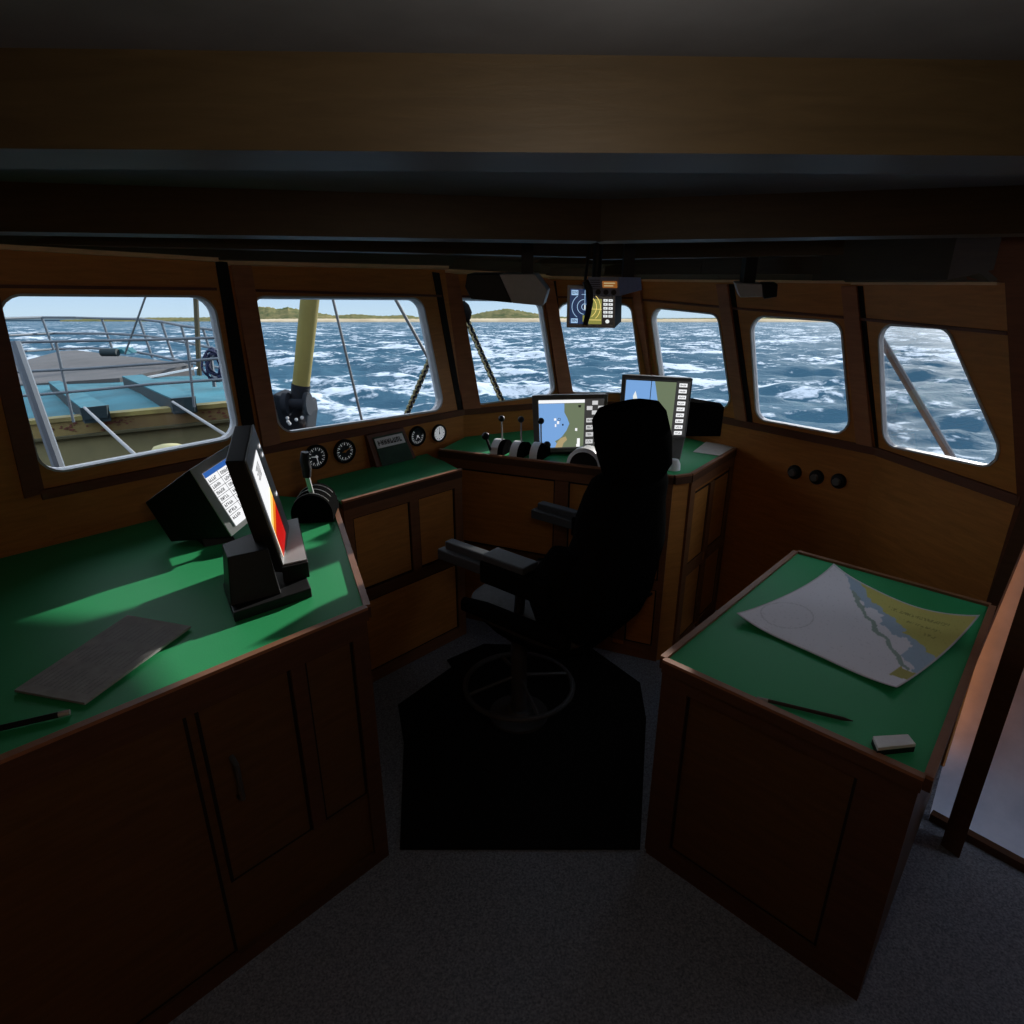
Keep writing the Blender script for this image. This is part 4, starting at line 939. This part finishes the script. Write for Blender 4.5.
lace = ma('ADD', ma('MULTIPLY', mid, .64), ma('MULTIPLY', fine, .36))
thr = ma('SUBTRACT', .642, ma('ADD', ma('MULTIPLY', patch, .20), ma('MULTIPLY', mr(cr.outputs['Fac'], -.3, .7), .10)))
wn = N('ShaderNodeAttribute'); wn.attribute_name = 'wake'; thr = ma('SUBTRACT', thr, ma('MULTIPLY', wn.outputs['Fac'], .075))
foam = N('ShaderNodeMapRange'); Lk(lace, foam.inputs[0]); Lk(thr, foam.inputs[1]); Lk(ma('ADD', thr, .08), foam.inputs[2])
foam = foam.outputs[0]
mx = N('ShaderNodeMix'); mx.data_type = 'RGBA'; Lk(foam, mx.inputs[0]); mx.inputs[6].default_value = (.037, .086, .124, 1); mx.inputs[7].default_value = (.46, .50, .54, 1)
Lk(mx.outputs[2], b.inputs['Base Color']); Lk(mr(foam, 0, 1, .75, .95), b.inputs['Roughness']); b.inputs['Specular IOR Level'].default_value = .006
bp = N('ShaderNodeBump'); bp.inputs['Strength'].default_value = .5; bp.inputs['Distance'].default_value = .35; Lk(ma('ADD', mid, ma('MULTIPLY', fine, .3)), bp.inputs['Height']); Lk(bp.outputs[0], b.inputs['Normal'])
# coast: a green brown ridge and its beach
def coast(name, prof, dist, label, m, base=321.5, depth=160, rough=1.0):
    xs = [p[0] for p in prof]; n_ = int((xs[-1]-xs[0])/1.5); vs = []; rows = []
    for i in range(n_+1):
        x = xs[0]+(xs[-1]-xs[0])*i/n_
        for (a, b_) in zip(prof, prof[1:]):
            if a[0] <= x <= b_[0]: y = a[1]+(b_[1]-a[1])*(x-a[0])/(b_[0]-a[0])
        y -= rough*.6*(noise.noise(V((x*.35, 0, 3)))+.5*noise.noise(V((x*1.1, 2, 3))))
        b0_ = py(x, base, dist); r = ray(x, base); hh = (py(x, y, dist+depth).z-py(x, base, dist+depth).z)
        row = []
        for t_, h_ in ((0, -3), (.15, .12), (.35, .45), (.6, .8), (1, 1), (1.4, .6), (2, -.1)):
            p = EYE+r*((dist+depth*t_)/r.y); row.append(p+V((0, 0, hh*h_*(1+.12*noise.noise(V((x*.5, t_*4, 0)))) if h_ > 0 else h_*2)))
        rows.append(row)
    K = 7; mb = MB().add([p for r_ in rows for p in r_], [(i*K+j, (i+1)*K+j, (i+1)*K+j+1, i*K+j+1) for i in range(n_) for j in range(K-1)])
    o_ = mb.build(name, m, smooth=True); tag(o_, label, 'hills'); return o_
HILL = mat('hill_scrub', (.20, .16, .075), .95, c2=(.045, .07, .03), scale=.035, spec=0)
SAND = mat('sand', (.50, .40, .27), .95, c2=(.35, .27, .17), scale=.02, spec=0)
coast('coastal_hill', [(225, 320), (240, 311), (255, 307.5), (268, 306.5), (280, 309), (289, 307), (302, 310), (321, 313), (335, 315.5), (356, 314), (382, 316), (406, 314.6), (423, 318), (450, 318.5), (462, 317)], 1500, 'scrubby hill on the horizon behind the yellow boom', HILL, 320.8)
coast('coastal_hill', [(455, 319), (468, 315.7), (484, 312), (507, 308.5), (522, 311), (537, 313.6), (555, 316.5), (572, 317), (600, 318.5), (650, 318.8), (690, 318.2), (725, 318), (760, 317.5), (800, 318), (835, 320)], 1600, 'low green hill on the horizon seen through the third window', HILL, 320.8)
coast('coastal_hill', [(60, 320), (100, 318.5), (160, 317.5), (200, 317.5), (230, 316)], 1900, 'faint distant shore on the horizon behind the bow railing', HILL, 320.6)
coast('beach', [(230, 319.6), (300, 318.6), (420, 318.8), (540, 318.2), (660, 319.2), (760, 318.8), (845, 320.2)], 1350, 'sandy beach strip along the horizon below the hills', SAND, 321.8, 60, .3)
# ---------------------------------------------------------------- sky, sun, camera
W = bpy.data.worlds.new('sky'); bpy.context.scene.world = W; W.use_nodes = True; nt = W.node_tree; nt.nodes.clear()
o = nt.nodes.new('ShaderNodeOutputWorld'); bg = nt.nodes.new('ShaderNodeBackground'); tc = nt.nodes.new('ShaderNodeTexCoord'); sx = nt.nodes.new('ShaderNodeSeparateXYZ'); cr = nt.nodes.new('ShaderNodeValToRGB')
mp = nt.nodes.new('ShaderNodeMapping'); mp.inputs['Rotation'].default_value = (TILT, 0, 0)
nt.links.new(tc.outputs['Generated'], mp.inputs[0]); nt.links.new(mp.outputs[0], sx.inputs[0]); nt.links.new(sx.outputs['Z'], cr.inputs['Fac'])
e = cr.color_ramp.elements; e[0].position = 0.0; e[0].color = (.05, .10, .15, 1); e[1].position = 1; e[1].color = (1.3, 1.6, 2.0, 1)
for p_, c in ((.004, (.62, .80, .94)), (.06, (.46, .68, .95)), (.12, (1.3, 1.5, 1.75)), (.4, (1.7, 1.85, 2.1))):
    q = cr.color_ramp.elements.new(p_); q.color = (*c, 1)
nt.links.new(cr.outputs[0], bg.inputs[0]); bg.inputs[1].default_value = 1.0; nt.links.new(bg.outputs[0], o.inputs[0])
SUN = bpy.data.lights.new('sun', 'SUN'); SUN.energy = 7.6; SUN.angle = math.radians(.6); SUN.color = (1, .95, .88)
sobj = bpy.data.objects.new('sun', SUN); COL.objects.link(sobj); sobj.location = (5, 6, 5)
sobj.rotation_euler = V((-.61, -.79, -.25)).to_track_quat('-Z', 'Y').to_euler()
dl = thing('fill_lamp', (.1, .3, 2.03), 'small added fill lamp, out of view on the ceiling above the camera', 'lamp')  # added fill lamp, out of frame, lifts the dark wood
MB().lathe([(0, 2.03), (.09, 2.03), (.09, 2.015), (0, 2.015)], (.1, .3, 0), UP, 24).build('rim', CHROME, dl, smooth=True)
MB().lathe([(.08, 2.015), (.065, 1.985), (.03, 1.97), (0, 1.968)], (.1, .3, 0), UP, 24).build('fill_lamp_shade', emis('fill_lamp_glow', (1, .85, .65), 1.5), dl, smooth=True)
PL = bpy.data.lights.new('fill_bulb', 'POINT'); PL.energy = 4.5; PL.shadow_soft_size = .06; PL.color = (1, .86, .70)  # added point light filling the interior
plo = bpy.data.objects.new('fill_bulb', PL); COL.objects.link(plo); plo.location = (.1, .3, 1.89)
cam = bpy.data.cameras.new('camera'); cam.sensor_width = 36; cam.lens = 36*F/1024; cam.clip_end = 6000; cam.clip_start = .02
cob = bpy.data.objects.new('camera', cam); COL.objects.link(cob); cob.location = EYE; cob.rotation_euler = (math.pi/2-TH, 0, 0)
S = bpy.context.scene; S.camera = cob
S.view_settings.view_transform = 'Standard'; S.view_settings.look = 'None'; S.view_settings.gamma = 1; S.view_settings.exposure = 0
for ob in bpy.data.objects:
    if '_o' in ob: del ob['_o']
